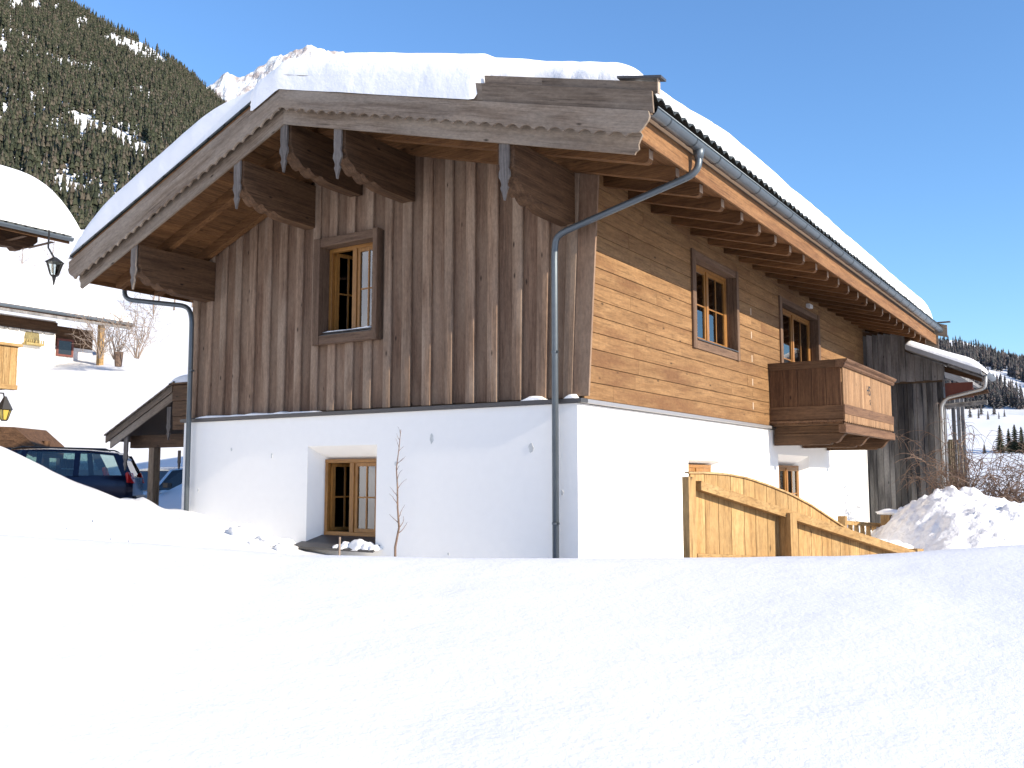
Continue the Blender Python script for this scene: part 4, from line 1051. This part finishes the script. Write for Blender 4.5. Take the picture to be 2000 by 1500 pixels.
# ------------------------------------------------------------------ cars
def car(name, loc, heading, paint, label, scale=1.0, rails=True):
    """x forward, z up, ground at 0; 4.5 m estate car"""
    root = empty(name); Mx = Matrix.Translation(loc) @ Matrix.Rotation(heading, 4, 'Z') @ Matrix.Scale(scale, 4)
    objs = []
    def B(mb, nm, mat, par=None, **k):
        o = mb.build(nm, mat, par or root, **k); return o
    # lower body: stations along the length, half section
    st = [(-2.22, .42, .74, .60), (-2.20, .30, .90, .80), (-2.05, .25, .95, .86), (-1.3, .22, .95, .89), (0, .20, .93, .90), (1.0, .20, .92, .89), (1.25, .22, .90, .88), (1.9, .25, .80, .84), (2.2, .30, .70, .74), (2.28, .40, .58, .55)]
    vs = []; k = 9
    for (x, zb, zt, hw) in st:
        sec = [(hw*.80, zb), (hw*.96, zb+.12), (hw, zb+(zt-zb)*.45), (hw*.985, zb+(zt-zb)*.8), (hw*.93, zt)]
        sec = [(-a, b) for a, b in sec[::-1]]+sec[::1]
        sec = sec  # 10 points
        vs += [(x, a, b) for a, b in ([(s_[0], s_[1]) for s_ in sec])]
    k = 10; fs = []
    for i in range(len(st)-1):
        for j in range(k): fs.append((i*k+j, i*k+(j+1) % k, (i+1)*k+(j+1) % k, (i+1)*k+j))
    fs += [tuple(range(k)), tuple(range((len(st)-1)*k, len(st)*k))]
    B(MB().add(vs, fs), 'body', paint, smooth=False, auto=35)
    # roof
    rs = [(-1.98, 1.30, .56), (-1.85, 1.42, .60), (-1.3, 1.475, .635), (-.5, 1.50, .645), (.1, 1.48, .63), (.42, 1.43, .60)]
    vs = []
    for (x, z, hw) in rs:
        vs += [(x, -hw, z-.045), (x, -hw*.97, z-.01), (x, -hw*.6, z+.012), (x, 0, z+.018), (x, hw*.6, z+.012), (x, hw*.97, z-.01), (x, hw, z-.045), (x, hw*.9, z-.06), (x, 0, z-.03), (x, -hw*.9, z-.06)]
    fs = [(i*10+j, i*10+(j+1) % 10, (i+1)*10+(j+1) % 10, (i+1)*10+j) for i in range(len(rs)-1) for j in range(10)]+[tuple(range(10)), tuple(range(50, 60))]
    B(MB().add(vs, fs), 'roof', paint, auto=40)
    pil = {'a': ((1.18, .84, .91), (.40, .605, 1.42)), 'b': ((.02, .862, .93), (-.08, .640, 1.475)), 'c': ((-1.10, .862, .94), (-1.08, .638, 1.46)), 'd': ((-2.08, .80, .93), (-1.86, .60, 1.38))}
    wd = {'a': .07, 'b': .11, 'c': .11, 'd': .20}
    for s_ in (1, -1):
        for nm, (p0, p1) in pil.items():
            w = wd[nm]/2; t_ = .035
            a, b = Vector((p0[0], p0[1]*s_, p0[2])), Vector((p1[0], p1[1]*s_, p1[2]))
            vv = []
            for q in (a, b): vv += [q+Vector((-w, 0, 0)), q+Vector((w, 0, 0)), q+Vector((w, -t_*s_, 0)), q+Vector((-w, -t_*s_, 0))]
            B(MB().add(vv, [(0, 1, 2, 3), (4, 7, 6, 5), (0, 4, 5, 1), (1, 5, 6, 2), (2, 6, 7, 3), (3, 7, 4, 0)]), 'pillar', paint)
        names = ['a', 'b', 'c', 'd']
        for u, v in zip(names, names[1:]):
            q = []
            for nm, sg in ((u, -1), (v, 1)):
                for p_ in (pil[nm][0], pil[nm][1]): q.append(Vector((p_[0]+sg*wd[nm]*.3, (p_[1]-.016)*s_, p_[2])))
            vv = q+[x_+Vector((0, -.005*s_, 0)) for x_ in q]
            B(MB().add(vv, [(0, 1, 3, 2), (4, 6, 7, 5), (0, 4, 5, 1), (1, 5, 7, 3), (3, 7, 6, 2), (2, 6, 4, 0)]), 'side_window', 'carglass')
        if rails: B(MB().tube([(-1.7, .56*s_, 1.455), (-1.6, .56*s_, 1.50), (.0, .57*s_, 1.535), (.2, .57*s_, 1.49)], .017, 6), 'roof_rail', 'black', smooth=True)
        B(MB().add([(-2.23, .62*s_, .78), (-2.23, .80*s_, .78), (-2.12, .885*s_, .80), (-2.10, .85*s_, 1.02), (-2.17, .62*s_, 1.0), (-2.14, .62*s_, .78), (-2.05, .80*s_, .8), (-2.05, .8*s_, 1.0)], [(0, 1, 4), (1, 2, 3), (1, 3, 4), (0, 5, 6), (0, 6, 1), (1, 6, 2), (2, 6, 7), (2, 7, 3), (3, 7, 4), (4, 7, 5), (4, 5, 0)]), 'tail_light', 'red')
        B(MB().add([(2.25, .40*s_, .58), (2.12, .74*s_, .60), (1.98, .80*s_, .72), (2.14, .45*s_, .70), (2.1, .4*s_, .6), (1.95, .7*s_, .62)], [(0, 1, 2, 3), (0, 4, 5, 1), (1, 5, 2), (2, 5, 4, 3), (3, 4, 0)]), 'headlight', 'carglass')
        B(MB().add([(.85+dx_, (.92+dy_)*s_, .98+dz_) for dx_ in (0, .14) for dy_ in (0, .16) for dz_ in (0, .12)], [(0, 1, 3, 2), (4, 6, 7, 5), (0, 4, 5, 1), (1, 5, 7, 3), (3, 7, 6, 2), (2, 6, 4, 0)]), 'mirror', 'black')
        B(MB().board(-.35, -.15, .905*s_-.015, .905*s_+.015, .80, .83, 'x', .005), 'door_handle', paint)
        for x_ in (-1.38, 1.36):
            wh = empty('wheel', parent=root)
            a = [(x_, s_*(.68+.20*u), .31) for u in (0, .1, .9, 1)]
            MB().tube(a, [.27, .315, .315, .28], 20).build('tyre', 'tyre', wh)
            MB().tube([(x_, s_*.885, .31), (x_, s_*.892, .31)], .2, 16).build('rim', 'silver', wh)
        for x_ in (-.75, .25):
            B(MB().board(x_-.1, x_+.1, s_*.36-.22, s_*.36+.22, .5, 1.08, 'z', .06), 'seat', 'seat')
            B(MB().board(x_-.06, x_+.05, s_*.36-.12, s_*.36+.12, 1.10, 1.30, 'z', .04), 'headrest', 'seat')
    for (p0, p1, nm) in (((1.20, .80, .91), (.43, .585, 1.40), 'windscreen'), ((-2.14, .76, .93), (-1.95, .56, 1.33), 'rear_window')):
        q = [Vector((p0[0], -p0[1], p0[2])), Vector((p0[0], p0[1], p0[2])), Vector((p1[0], p1[1], p1[2])), Vector((p1[0], -p1[1], p1[2]))]
        vv = q+[x_+Vector((0, 0, -.006)) for x_ in q]
        B(MB().add(vv, [(0, 1, 2, 3), (7, 6, 5, 4), (0, 4, 5, 1), (1, 5, 6, 2), (2, 6, 7, 3), (3, 7, 4, 0)]), nm, 'carglass')
    B(MB().tube([(.75, .36, .95), (.72, .36, .97)], .18, 12), 'steering_wheel', 'black')
    B(MB().board(-2.27, -2.20, -.70, .70, .36, .52, 'y', .03), 'bumper', 'black')
    root.matrix_world = Mx
    return tag(root, label, 'car')
hd = math.atan2(-Ry, -Rx)     # facing left across the view
p = at(275, 950, 20.4); gz0 = .62
fw_ = Vector((math.cos(hd+R(14)), math.sin(hd+R(14)), 0))
car('estate_car', Vector((p.x, p.y, gz0))+fw_*2.25, hd+R(14), 'blue', 'dark blue estate car with roof rails parked behind the snow bank')
p = at(20, 880, 24.0)
car('estate_car', Vector((p.x, p.y, .72)), hd+R(24), 'grey', 'dark grey car half hidden beyond the blue estate car', 1.06, False)
p = at(322, 960, 24.3)
car('estate_car', Vector((p.x, p.y, .30)), math.atan2(-Fy, -Fx)+R(-25), 'silver', 'silver car glimpsed between the carport post and the plaster wall', 1.0, False)

# ------------------------------------------------------------------ neighbour house at the left edge
nb_ = empty('neighbour_house'); t0 = 25
E0 = at(0, 447, t0); 
def nz(x): return E0.z+.30*(E0.x-x)+.0
yend = None
for tt in np.linspace(24, 32, 400):      # far end of the eave seen at pixel 135
    q = at(135, 480, tt)
    if q.x <= E0.x: yend = q.y; break
yend = yend or E0.y+2
ex = E0.x; wxx = ex-1.5
MB().prism([(ex-9, nz(ex-9)), (ex, nz(ex)), (ex, nz(ex)+.22), (ex-9, nz(ex-9)+.22)], yend-16, yend, lambda u, v, a: (u, a, v)).build('roof', 'soffity', nb_)
for i in range(14): MB().board(ex-1.4, ex-.12, yend-.5-i*.8, yend-.38-i*.8, nz(ex)-.02, nz(ex)-.001+.0, 'x', .004).build('rafter', 'beamx', nb_)
MB().box(wxx-8, wxx, yend-15, yend-2.2, .5, nz(wxx)).build('wall', 'plaster', nb_)
cons2 = [(0, 0), (0, -.22), (-.12, -.34), (-.20, -.34), (-.30, -.46), (-.42, -.46), (-.5, -.56), (-.66, -.58), (-.75, -.5), (-.9, -.52), (-2.4, -.52), (-2.4, 0)]
for xo in (1.2, 3.6):
    MB().prism([(yend-.35+a, nz(ex-xo)-.01+b) for a, b in cons2], ex-xo-.14, ex-xo+.14, lambda u, v, a: (a, u, v)).build('purlin_console', 'beamy', nb_)
g = MB(); vs = []
for yy in (yend-16, yend+.02):
    for rad in (.10, .092): vs += [(ex+.10-rad*math.cos(math.pi*i/8), yy, nz(ex)+.16-rad*math.sin(math.pi*i/8)) for i in range(9)]
k = 9; fs = [(i, i+1, 2*k+i+1, 2*k+i) for i in range(8)]+[(k+i, 3*k+i, 3*k+i+1, k+i+1) for i in range(8)]+[(2*k+i, 2*k+i+1, 3*k+i+1, 3*k+i) for i in range(8)]
g.add(vs, fs).build('gutter', 'zinc', nb_)
for i in range(44):
    MB().prism([(ex-.25, nz(ex-.25)+.222), (ex+.1, nz(ex+.1)+.222), (ex+.1, nz(ex+.1)+.26), (ex-.25, nz(ex-.25)+.26)], yend-.2-i*.28, yend-.0-i*.28, lambda u, v, a: (u, a, v)).build('roof_tile', 'tile', nb_)
# balcony corner
q0 = at(36, 672, 24.4); q1 = at(36, 760, 24.4)
for i in range(8):
    x_ = q0.x-.0-i*.2; MB().board(x_-.195, x_, q0.y-.03, q0.y, q1.z+.1, q0.z-.08, 'z', .004).build('balcony_board', 'fencez', nb_)
for i in range(16):
    y_ = q0.y-.032-i*.17; MB().board(q0.x-.03, q0.x, y_-.165, y_, q1.z+.1, q0.z-.08, 'z', .004).build('balcony_board', 'fencez', nb_)
MB().board(q0.x-.2, q0.x+.08, q0.y-3, q0.y+.08, q0.z-.08, q0.z, 'y', .01).build('balcony_rail', 'fencey', nb_)
MB().board(q0.x-.2, q0.x+.03, q0.y-3, q0.y+.02, q1.z-.02, q1.z+.1, 'y', .01).build('balcony_beam', 'fencey', nb_)
MB().board(q0.x-3, q0.x-.201, q0.y-2.9, q0.y-.04, q1.z+.0, q1.z+.08, 'x', .01).build('balcony_floor', 'beamx', nb_)
tag(nb_, 'neighbouring timber house with snow laden eave and bright balcony corner', 'house'); adopt(nb_, (wxx-4, yend-8, 1))
slab_snow('neighbour_roof_snow', ex-9, ex+.08, yend-16, yend+.42, lambda x: nz(x)+.27, 1.55, 0, 2.0, .4, 1.1, 'deep rounded snow on the roof of the neighbouring house', 50, 60, 6)
def lantern(c, s_, mat, label, roofh=.4, chain=None, ctop=None):
    r_ = empty('lantern')
    k = 6
    def ring(rad, z): return [(c.x+math.cos(6.283*i/k+.3)*rad*s_, c.y+math.sin(6.283*i/k+.3)*rad*s_, c.z+z*s_) for i in range(k)]
    a, b = ring(.13, -.42), ring(.26, 0); t_ = ring(.32, .0); u_ = ring(.05, roofh*.6)
    for i in range(k): MB().tube([a[i], b[i]], .016*s_, 5).build('bar', 'iron', r_)
    MB().add(t_+u_, [(i, (i+1) % k, k+(i+1) % k, k+i) for i in range(k)]+[tuple(range(k))[::-1], tuple(range(k, 2*k))]).build('lantern_roof', 'iron', r_)
    MB().add(a+ring(.11, -.46), [(i, (i+1) % k, k+(i+1) % k, k+i) for i in range(k)]+[tuple(range(k)), tuple(range(k, 2*k))]).build('lantern_base', 'iron', r_)
    ia, ib = ring(.118, -.41), ring(.24, -.01)
    MB().add(ia+ib, [(i, (i+1) % k, k+(i+1) % k, k+i) for i in range(k)]).build('glass', mat, r_)
    if chain: MB().tube(chain, .03*s_, 6).build('arm', 'iron', r_)
    if ctop: MB().tube([(c.x, c.y, c.z-.46*s_), (c.x, c.y, c.z-.75*s_)], [.07*s_, .02*s_], 6).build('finial', 'iron', r_)
    return tag(r_, label, 'lantern')
c = at(107, 513, 25.6); a_ = at(95, 470, 25.6)
lantern(c, .85, 'carglass', 'wooden lantern hanging under the neighbouring eave', .3, [(a_.x, a_.y, a_.z+.3), (a_.x, a_.y, a_.z-.2), (c.x, c.y, c.z+.1)], True)
c = at(9, 800, 23.5); lantern(c, .62, 'amber', 'small amber wall lantern below the bright balcony corner', .9, [(c.x, c.y, c.z+.2), (c.x-.1, c.y, c.z+.42), (c.x-.5, c.y, c.z+.45)])
# little porch roof under it
pr = empty('porch_roof'); a0 = at(-30, 832, 21.8); a1 = at(28, 834, 21.8); a2 = at(66, 868, 21.8)
for i in range(3):
    o_ = Fx*.0
    MB().add([a0+Vector((0, 0, -.16*i)), a1+Vector((0, 0, -.16*i)), a2+Vector((0, 0, -.10*i)), a2+Vector((0, 0, -.10*(i+1)+.005)), a1+Vector((0, 0, -.16*(i+1)+.005)), a0+Vector((0, 0, -.16*(i+1)+.005))]+[v+Vector((Fx, Fy, 0))*(1.5-.01*i) for v in (a0+Vector((0, 0, -.16*i)), a1+Vector((0, 0, -.16*i)), a2+Vector((0, 0, -.10*i)), a2+Vector((0, 0, -.10*(i+1)+.005)), a1+Vector((0, 0, -.16*(i+1)+.005)), a0+Vector((0, 0, -.16*(i+1)+.005)))],
             [(0, 1, 4, 5), (1, 2, 3, 4), (6, 11, 10, 7), (7, 10, 9, 8), (0, 6, 7, 1), (1, 7, 8, 2), (2, 8, 9, 3), (3, 9, 10, 4), (4, 10, 11, 5), (5, 11, 6, 0)]).build('roof_board', 'beamx', pr)
for v in (a0, a1): MB().board(v.x-.08, v.x+.08, v.y+.7, v.y+.85, .4, v.z-.3, 'z', .01).build('post', 'beamz', pr)
tag(pr, 'dark timber porch roof rising behind the left snow bank', 'porch'); adopt(pr, (a0.x, a0.y, .5))

# ------------------------------------------------------------------ farmhouse up the slope
fh = empty('farmhouse'); H0 = at(0, 600, 40); ex2 = H0.x; ez = H0.z
yend2 = None
for tt in np.linspace(38, 60, 800):
    q = at(258, 634, tt)
    if q.x <= ex2: yend2 = q.y; break
wx2 = ex2-1.3
def seen(px, xp):            # y of the wall plane x=xp at a pixel column
    return rx(px, 660, xp).y
yw = seen(108, wx2); yp = seen(182, wx2-1.2)
gzf = 5.2
MB().prism([(ex2-8, ez+2.4), (ex2, ez), (ex2, ez+.22), (ex2-8, ez+2.62)], yend2-14, yend2, lambda u, v, a: (u, a, v)).build('roof', 'beamy', fh)
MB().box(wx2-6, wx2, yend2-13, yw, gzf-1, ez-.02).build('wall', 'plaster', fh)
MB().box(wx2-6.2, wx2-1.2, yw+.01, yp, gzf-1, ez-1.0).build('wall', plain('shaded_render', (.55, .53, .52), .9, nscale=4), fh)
MB().box(wx2-6.2, wx2-1.22, yw+.01, yp, ez-.99, ez-.02).build('upper_boarding', 'beamy', fh)
MB().box(wx2-.01, wx2+.06, yend2-13, yw+.05, ez-.62, ez-.1).build('boarding', 'beamy', fh)
for i in range(9):
    y_ = yw-.1-i*.55; MB().board(wx2+.062, wx2+.09, y_-.5, y_, ez-.70, ez-.60, 'y', .004).build('boarding_trim', 'barn2', fh)
# arched niche
ca = rx(62, 660, wx2); pts = [(ca.y-.36, ca.z-.25), (ca.y+.36, ca.z-.25)]+[(ca.y+.36*math.cos(math.pi*i/8), ca.z+.05+.36*math.sin(math.pi*i/8)) for i in range(9)]
MB().prism(pts, wx2+.004, wx2+.03, lambda u, v, a: (a, u, v)).build('arched_window', plain('niche_dark', (.16, .13, .05), .6, nscale=6, namt=.5), fh)
MB().board(wx2+.004, wx2+.35, ca.y-.42, ca.y+.42, ca.z-.36, ca.z-.26, 'y', .02).build('flower_box', 'ivy', fh)
for i in range(10): MB().tube([(wx2+.2, ca.y-.45+i*.1, ca.z-.28), (wx2+.22+rng.uniform(-.05, .1), ca.y-.45+i*.1+rng.uniform(-.06, .06), ca.z-.1)], .03, 4).build('plant', 'ivy', fh)
wa = rx(110, 664, wx2-1.2); wb_ = rx(138, 694, wx2-1.2)
wd_ = empty('window', parent=fh)
MB().box(wx2-1.2+.002, wx2-1.2+.04, wa.y+.1, wb_.y, wb_.z, wa.z).build('pane', plain('dark_pane', (.02, .022, .025), .1), wd_)
for (a, b, c_, d_) in ((wa.y, wa.y+.1, wb_.z, wa.z), (wb_.y, wb_.y+.1, wb_.z, wa.z), (wa.y, wb_.y+.1, wa.z+.001, wa.z+.1), (wa.y, wb_.y+.1, wb_.z-.1, wb_.z-.001)):
    MB().box(wx2-1.2+.003, wx2-1.2+.06, a, b, c_, d_).build('frame', 'lampred', wd_)
q = rx(198, 640, ex2-.35); MB().board(q.x-.12, q.x+.12, q.y-.12, q.y+.12, gzf, ez-.02, 'z', .01).build('porch_post', 'fencez', fh)
g = MB().tube([(ex2+.08, yend2-14, ez+.10), (ex2+.08, yend2+.05, ez+.12)], .07, 8); g.build('gutter', 'zinc', fh)
MB().board(ex2-.06, ex2-.0, yend2-14, yend2, ez-.12, ez-.002, 'y', .005).build('fascia', 'barn2', fh)
sa = rx(398/2.5, 640, wx2); 
tag(fh, 'white farmhouse with arched niche and low snowy roof up the slope', 'house'); adopt(fh, (wx2-3, yend2-6, gzf))
slab_snow('farmhouse_roof_snow', ex2-8, ex2+.03, yend2-14, yend2+.03, lambda x: ez+.225+.3*(ex2-x), 1.35, 0, 1.3, .4, 1.8, 'thick snow on the roof of the white farmhouse', 40, 50, 8)
# low garden wall and snow bump by the porch
p = at(232, 690, 41.5); tag(MB().tube([(p.x, p.y, p.z-.6), (p.x, p.y, p.z+.05)], [.15, .2], 9).build('planter', 'bark'), 'brown wicker planter standing near the farmhouse shrubs', 'planter')

# ------------------------------------------------------------------ conifers
def conifer(h, w, tiers, k, seed, low=False):
    rg = random.Random(seed); mb = MB()
    if not low: mb.tube([(0, 0, 0), (0, 0, h*.9)], [h*.018, h*.004], 5, False)
    for i in range(tiers):
        u = i/tiers; z0 = h*(.08+.90*u); z1 = z0+h*(1.15/tiers)*(1.1 if i < tiers-1 else .9); rr = w*(1-u)**.85*rg.uniform(.85, 1.15)+w*.05
        vs = [(rg.uniform(-.02, .02)*w, rg.uniform(-.02, .02)*w, min(z1, h))]; a0 = rg.uniform(0, 6)
        for j in range(2*k):
            a = a0+math.pi*j/k; q = rr*(rg.uniform(.85, 1.2) if j % 2 == 0 else rg.uniform(.35, .6))
            vs.append((math.cos(a)*q, math.sin(a)*q, z0-(.05*h/tiers*rg.uniform(.5, 3) if j % 2 == 0 else -.12*h/tiers)))
        mb.add(vs, [(0, 1+j, 1+(j+1) % (2*k)) for j in range(2*k)])
    return mb
protos = {}
for mt in ('conL', 'conR'):
    protos[mt] = []
    for i in range(4):
        me = conifer(20, 3.1+.3*i, 9, 5, i+1).mesh('spruce', False); me.materials.append(M[mt]); protos[mt].append(me)
lowp = [conifer(20, 3.0+.4*i, 4, 3, i+11, True) for i in range(4)]
lowv = [np.array(m.v) for m in lowp]; lowf = [m.f for m in lowp]
def scatter(az0, az1, r0, r1, n_, seed, accept):
    rg = np.random.default_rng(seed)
    az = rg.uniform(az0, az1, n_); r = np.sqrt(rg.uniform(r0**2, r1**2, n_))
    T = r*np.cos(az); S = r*np.sin(az); X = CX+Fx*T+Rx*S; Y = CY+Fy*T+Ry*S; Z = ground_z(X, Y)
    tq = T; px = 1000+1826*(S/(T*math.cos(PITCH)+(Z-CZ)*math.sin(PITCH)))
    py = 750-1826*((Z-CZ)*math.cos(PITCH)-T*math.sin(PITCH))/(T*math.cos(PITCH)+(Z-CZ)*math.sin(PITCH))
    ok = accept(X, Y, px, py, T, rg); return X[ok], Y[ok], Z[ok], px[ok], py[ok], T[ok]
def forest(name, mt, X, Y, Z, hs, near_n, label, group, stufflabel, order):
    idx = np.argsort(order); rg = random.Random(3)
    for i in idx[:near_n]:
        o = bpy.data.objects.new('spruce', protos[mt][rg.randrange(4)]); COL.objects.link(o)
        o.location = (X[i], Y[i], Z[i]-.6); s_ = hs[i]/20; o.scale = (s_, s_, s_*rg.uniform(.9, 1.1)); o.rotation_euler = (0, 0, rg.uniform(0, 6.28))
        tag(o, label, 'tree', group)
    rest = idx[near_n:]
    if not len(rest): return
    VS = []; FS = []; off = 0
    kinds = nrng.integers(0, 4, len(rest)); rot = nrng.uniform(0, 6.28, len(rest))
    for kd in range(4):
        sel = rest[kinds == kd]; v = lowv[kd]; f = np.array(lowf[kd]); m = len(sel)
        if not m: continue
        s_ = hs[sel]/20; c, q = np.cos(rot[kinds == kd]), np.sin(rot[kinds == kd])
        P = np.empty((m, len(v), 3)); P[:, :, 0] = (c[:, None]*v[:, 0]-q[:, None]*v[:, 1])*s_[:, None]+X[sel][:, None]
        P[:, :, 1] = (q[:, None]*v[:, 0]+c[:, None]*v[:, 1])*s_[:, None]+Y[sel][:, None]; P[:, :, 2] = v[:, 2]*s_[:, None]+Z[sel][:, None]-.6
        VS.append(P.reshape(-1, 3)); FS.append((f[None]+(np.arange(m)*len(v))[:, None, None]+off).reshape(-1, 3)); off += m*len(v)
    V = np.concatenate(VS); F = np.concatenate(FS)
    me = bpy.data.meshes.new(name); me.vertices.add(len(V)); me.vertices.foreach_set('co', V.astype(np.float32).ravel())
    me.loops.add(F.size); me.polygons.add(len(F)); me.loops.foreach_set('vertex_index', F.ravel().astype(np.int32))
    me.polygons.foreach_set('loop_start', np.arange(0, F.size, 3, dtype=np.int32)); me.polygons.foreach_set('loop_total', np.full(len(F), 3, np.int32))
    me.update(calc_edges=True); me.materials.append(M[mt]); o = bpy.data.objects.new(name, me); COL.objects.link(o)
    tag(o, stufflabel, 'forest', kind='stuff')
clear = [(265, 92, 62, 17), (160, 40, 14, 12), (160, 235, 34, 18), (250, 275, 55, 20), (30, 5, 16, 14), (70, 8, 10, 12), (110, 12, 6, 8), (5, 90, 10, 16), (0, 178, 12, 8), (312, 288, 16, 10)]
def acceptL(X, Y, px, py, T, rg):
    nz_ = vnoise(X*.012, Y*.012, 21, 4); n2 = vnoise(X*.05, Y*.05, 23, 3); ok = (nz_+rg.uniform(-.35, .35, len(X)) > -.42) & (n2+rg.uniform(-.3, .3, len(X)) > -.42)
    pyc = py-6
    for cx_, cy_, a, b in clear:
        tilt = (px-cx_)*.42 if a > 30 else 0
        ok &= ~((((px-cx_)/a)**2+((pyc-cy_-tilt)/b)**2 < 1) & (rg.random(len(X)) > .06))
    sparse = .05+np.clip((py-160)/240, 0, 1)*.28
    return ok & (rg.random(len(X)) > sparse) & (py < 560)
X, Y, Z, px, py, T = scatter(R(-38), R(-9), 380, 1600, 42000, 5, acceptL)
hs = 7+12*nrng.random(len(X))**.9
vis = (px > 0) & (px < 470) & (py > 0)
order = np.where(vis, T-hs*8, 1e6+T)
forest('left_hill_forest', 'conL', X, Y, Z, hs, 200, 'dark spruce on the lower part of the steep wooded mountainside', 'spruces on the steep mountainside', 'dense spruce forest covering the steep mountainside', order)
def acceptR(X, Y, px, py, T, rg):
    strip = np.abs(py-8-(718+(px-1915)*.50)) < 13+(px-1915)*.10
    strip &= px > 1905
    ok = ~strip & (py < 800) & (vnoise(X*.012, Y*.012, 31, 3)+rg.uniform(-.4, .4, len(X)) > -.5)
    return ok
X, Y, Z, px, py, T = scatter(R(17), R(36), 790, 1560, 8500, 6, acceptR)
hs = nrng.uniform(12, 22, len(X)); order = np.where((px > 1840) & (px < 2000), T, 1e6+T)
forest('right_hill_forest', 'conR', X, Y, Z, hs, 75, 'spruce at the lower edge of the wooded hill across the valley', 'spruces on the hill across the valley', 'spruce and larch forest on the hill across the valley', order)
for i, (px, py, t, hh) in enumerate(((1955, 889, 450, 15), (1972, 890, 455, 12.5), (1984, 891, 452, 15), (1997, 891, 450, 14), (1923, 885, 448, 6), (2012, 893, 455, 14))):
    p = at(px, py, t); gz_ = float(ground_z(p.x, p.y)); r_ = empty('spruce', (p.x, p.y, gz_-.3))
    m_ = conifer(hh, hh*.25, 13, 7, 90+i); tr = MB().tube([(0, 0, 0), (0, 0, hh*.5)], [.25, .1], 6); tr.build('trunk', 'bark', r_); m_.build('crown', 'conR' if i == 4 else 'conL', r_)
    tag(r_, 'small lone grey spruce beside the spruce clump on the meadow' if i == 4 else 'dark spruce in the clump standing on the white valley meadow', 'tree', None if i == 4 else 'spruce clump on the meadow')
for i in range(9):
    px = rng.uniform(1872, 1968); p = at(px, 806+rng.uniform(-10, 8), rng.uniform(640, 740)); gz_ = float(ground_z(p.x, p.y))
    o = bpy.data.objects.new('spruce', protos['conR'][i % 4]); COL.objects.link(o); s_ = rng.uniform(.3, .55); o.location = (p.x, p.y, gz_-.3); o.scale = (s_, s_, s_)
    tag(o, 'small scattered spruce on the open snow below the far wood', 'tree', 'small spruces below the far wood')

# ------------------------------------------------------------------ distant rocky peak
def peak():
    sk = [(180, 330), (300, 220), (405, 152), (420, 143), (440, 152), (458, 147), (485, 132), (520, 110), (545, 100), (570, 94), (590, 89), (605, 96), (640, 102), (700, 107), (780, 108), (900, 118), (1100, 160), (1300, 260)]
    nu, nv = 260, 90; pxs = np.linspace(180, 1300, nu); e = np.interp(pxs, [a for a, b in sk], [elev(a, b) for a, b in sk])
    q = (pxs-1000)/1826; V = np.linspace(0, 1, nv)
    Q, VV = np.meshgrid(q, V, indexing='ij'); Eg = np.repeat(e[:, None], nv, 1)
    T = 3800+1500*VV; Hh = Eg*5300
    Z = 300+(Hh-300)*VV**1.1
    X = CX+Fx*T+Rx*Q*T; Y = CY+Fy*T+Ry*Q*T
    rn = 1-np.abs(vnoise(X*.004, Y*.004, 41, 6, .6)); Z += (rn-.6)*190*(1-VV**6)+vnoise(X*.02, Y*.02, 43, 4, .6)*34
    m, n, l, p = newmat('mountain_rock')
    tc = n.new('ShaderNodeTexCoord'); g_ = n.new('ShaderNodeNewGeometry')
    a = N(n, 'ShaderNodeTexNoise', Scale=.012, Detail=8, Roughness=.7); l.new(tc.outputs['Object'], a.inputs[0])
    c = mixrgb(n, l, ramp(n, l, a.outputs[0], .46, .60), (.80, .80, .80), (.40, .34, .32))
    l.new(c, p.inputs['Base Color']); p.inputs['Roughness'].default_value = .9; bump(n, l, a.outputs[0], .8, 25, p); M['rock'] = m
    tag(gridobj('mountain', np.stack([X, Y, Z], 2).reshape(-1, 3), nu, nv, 'rock', False), kind='structure', label='snowy rocky mountain peak far behind the roof', cat='mountain')
peak()
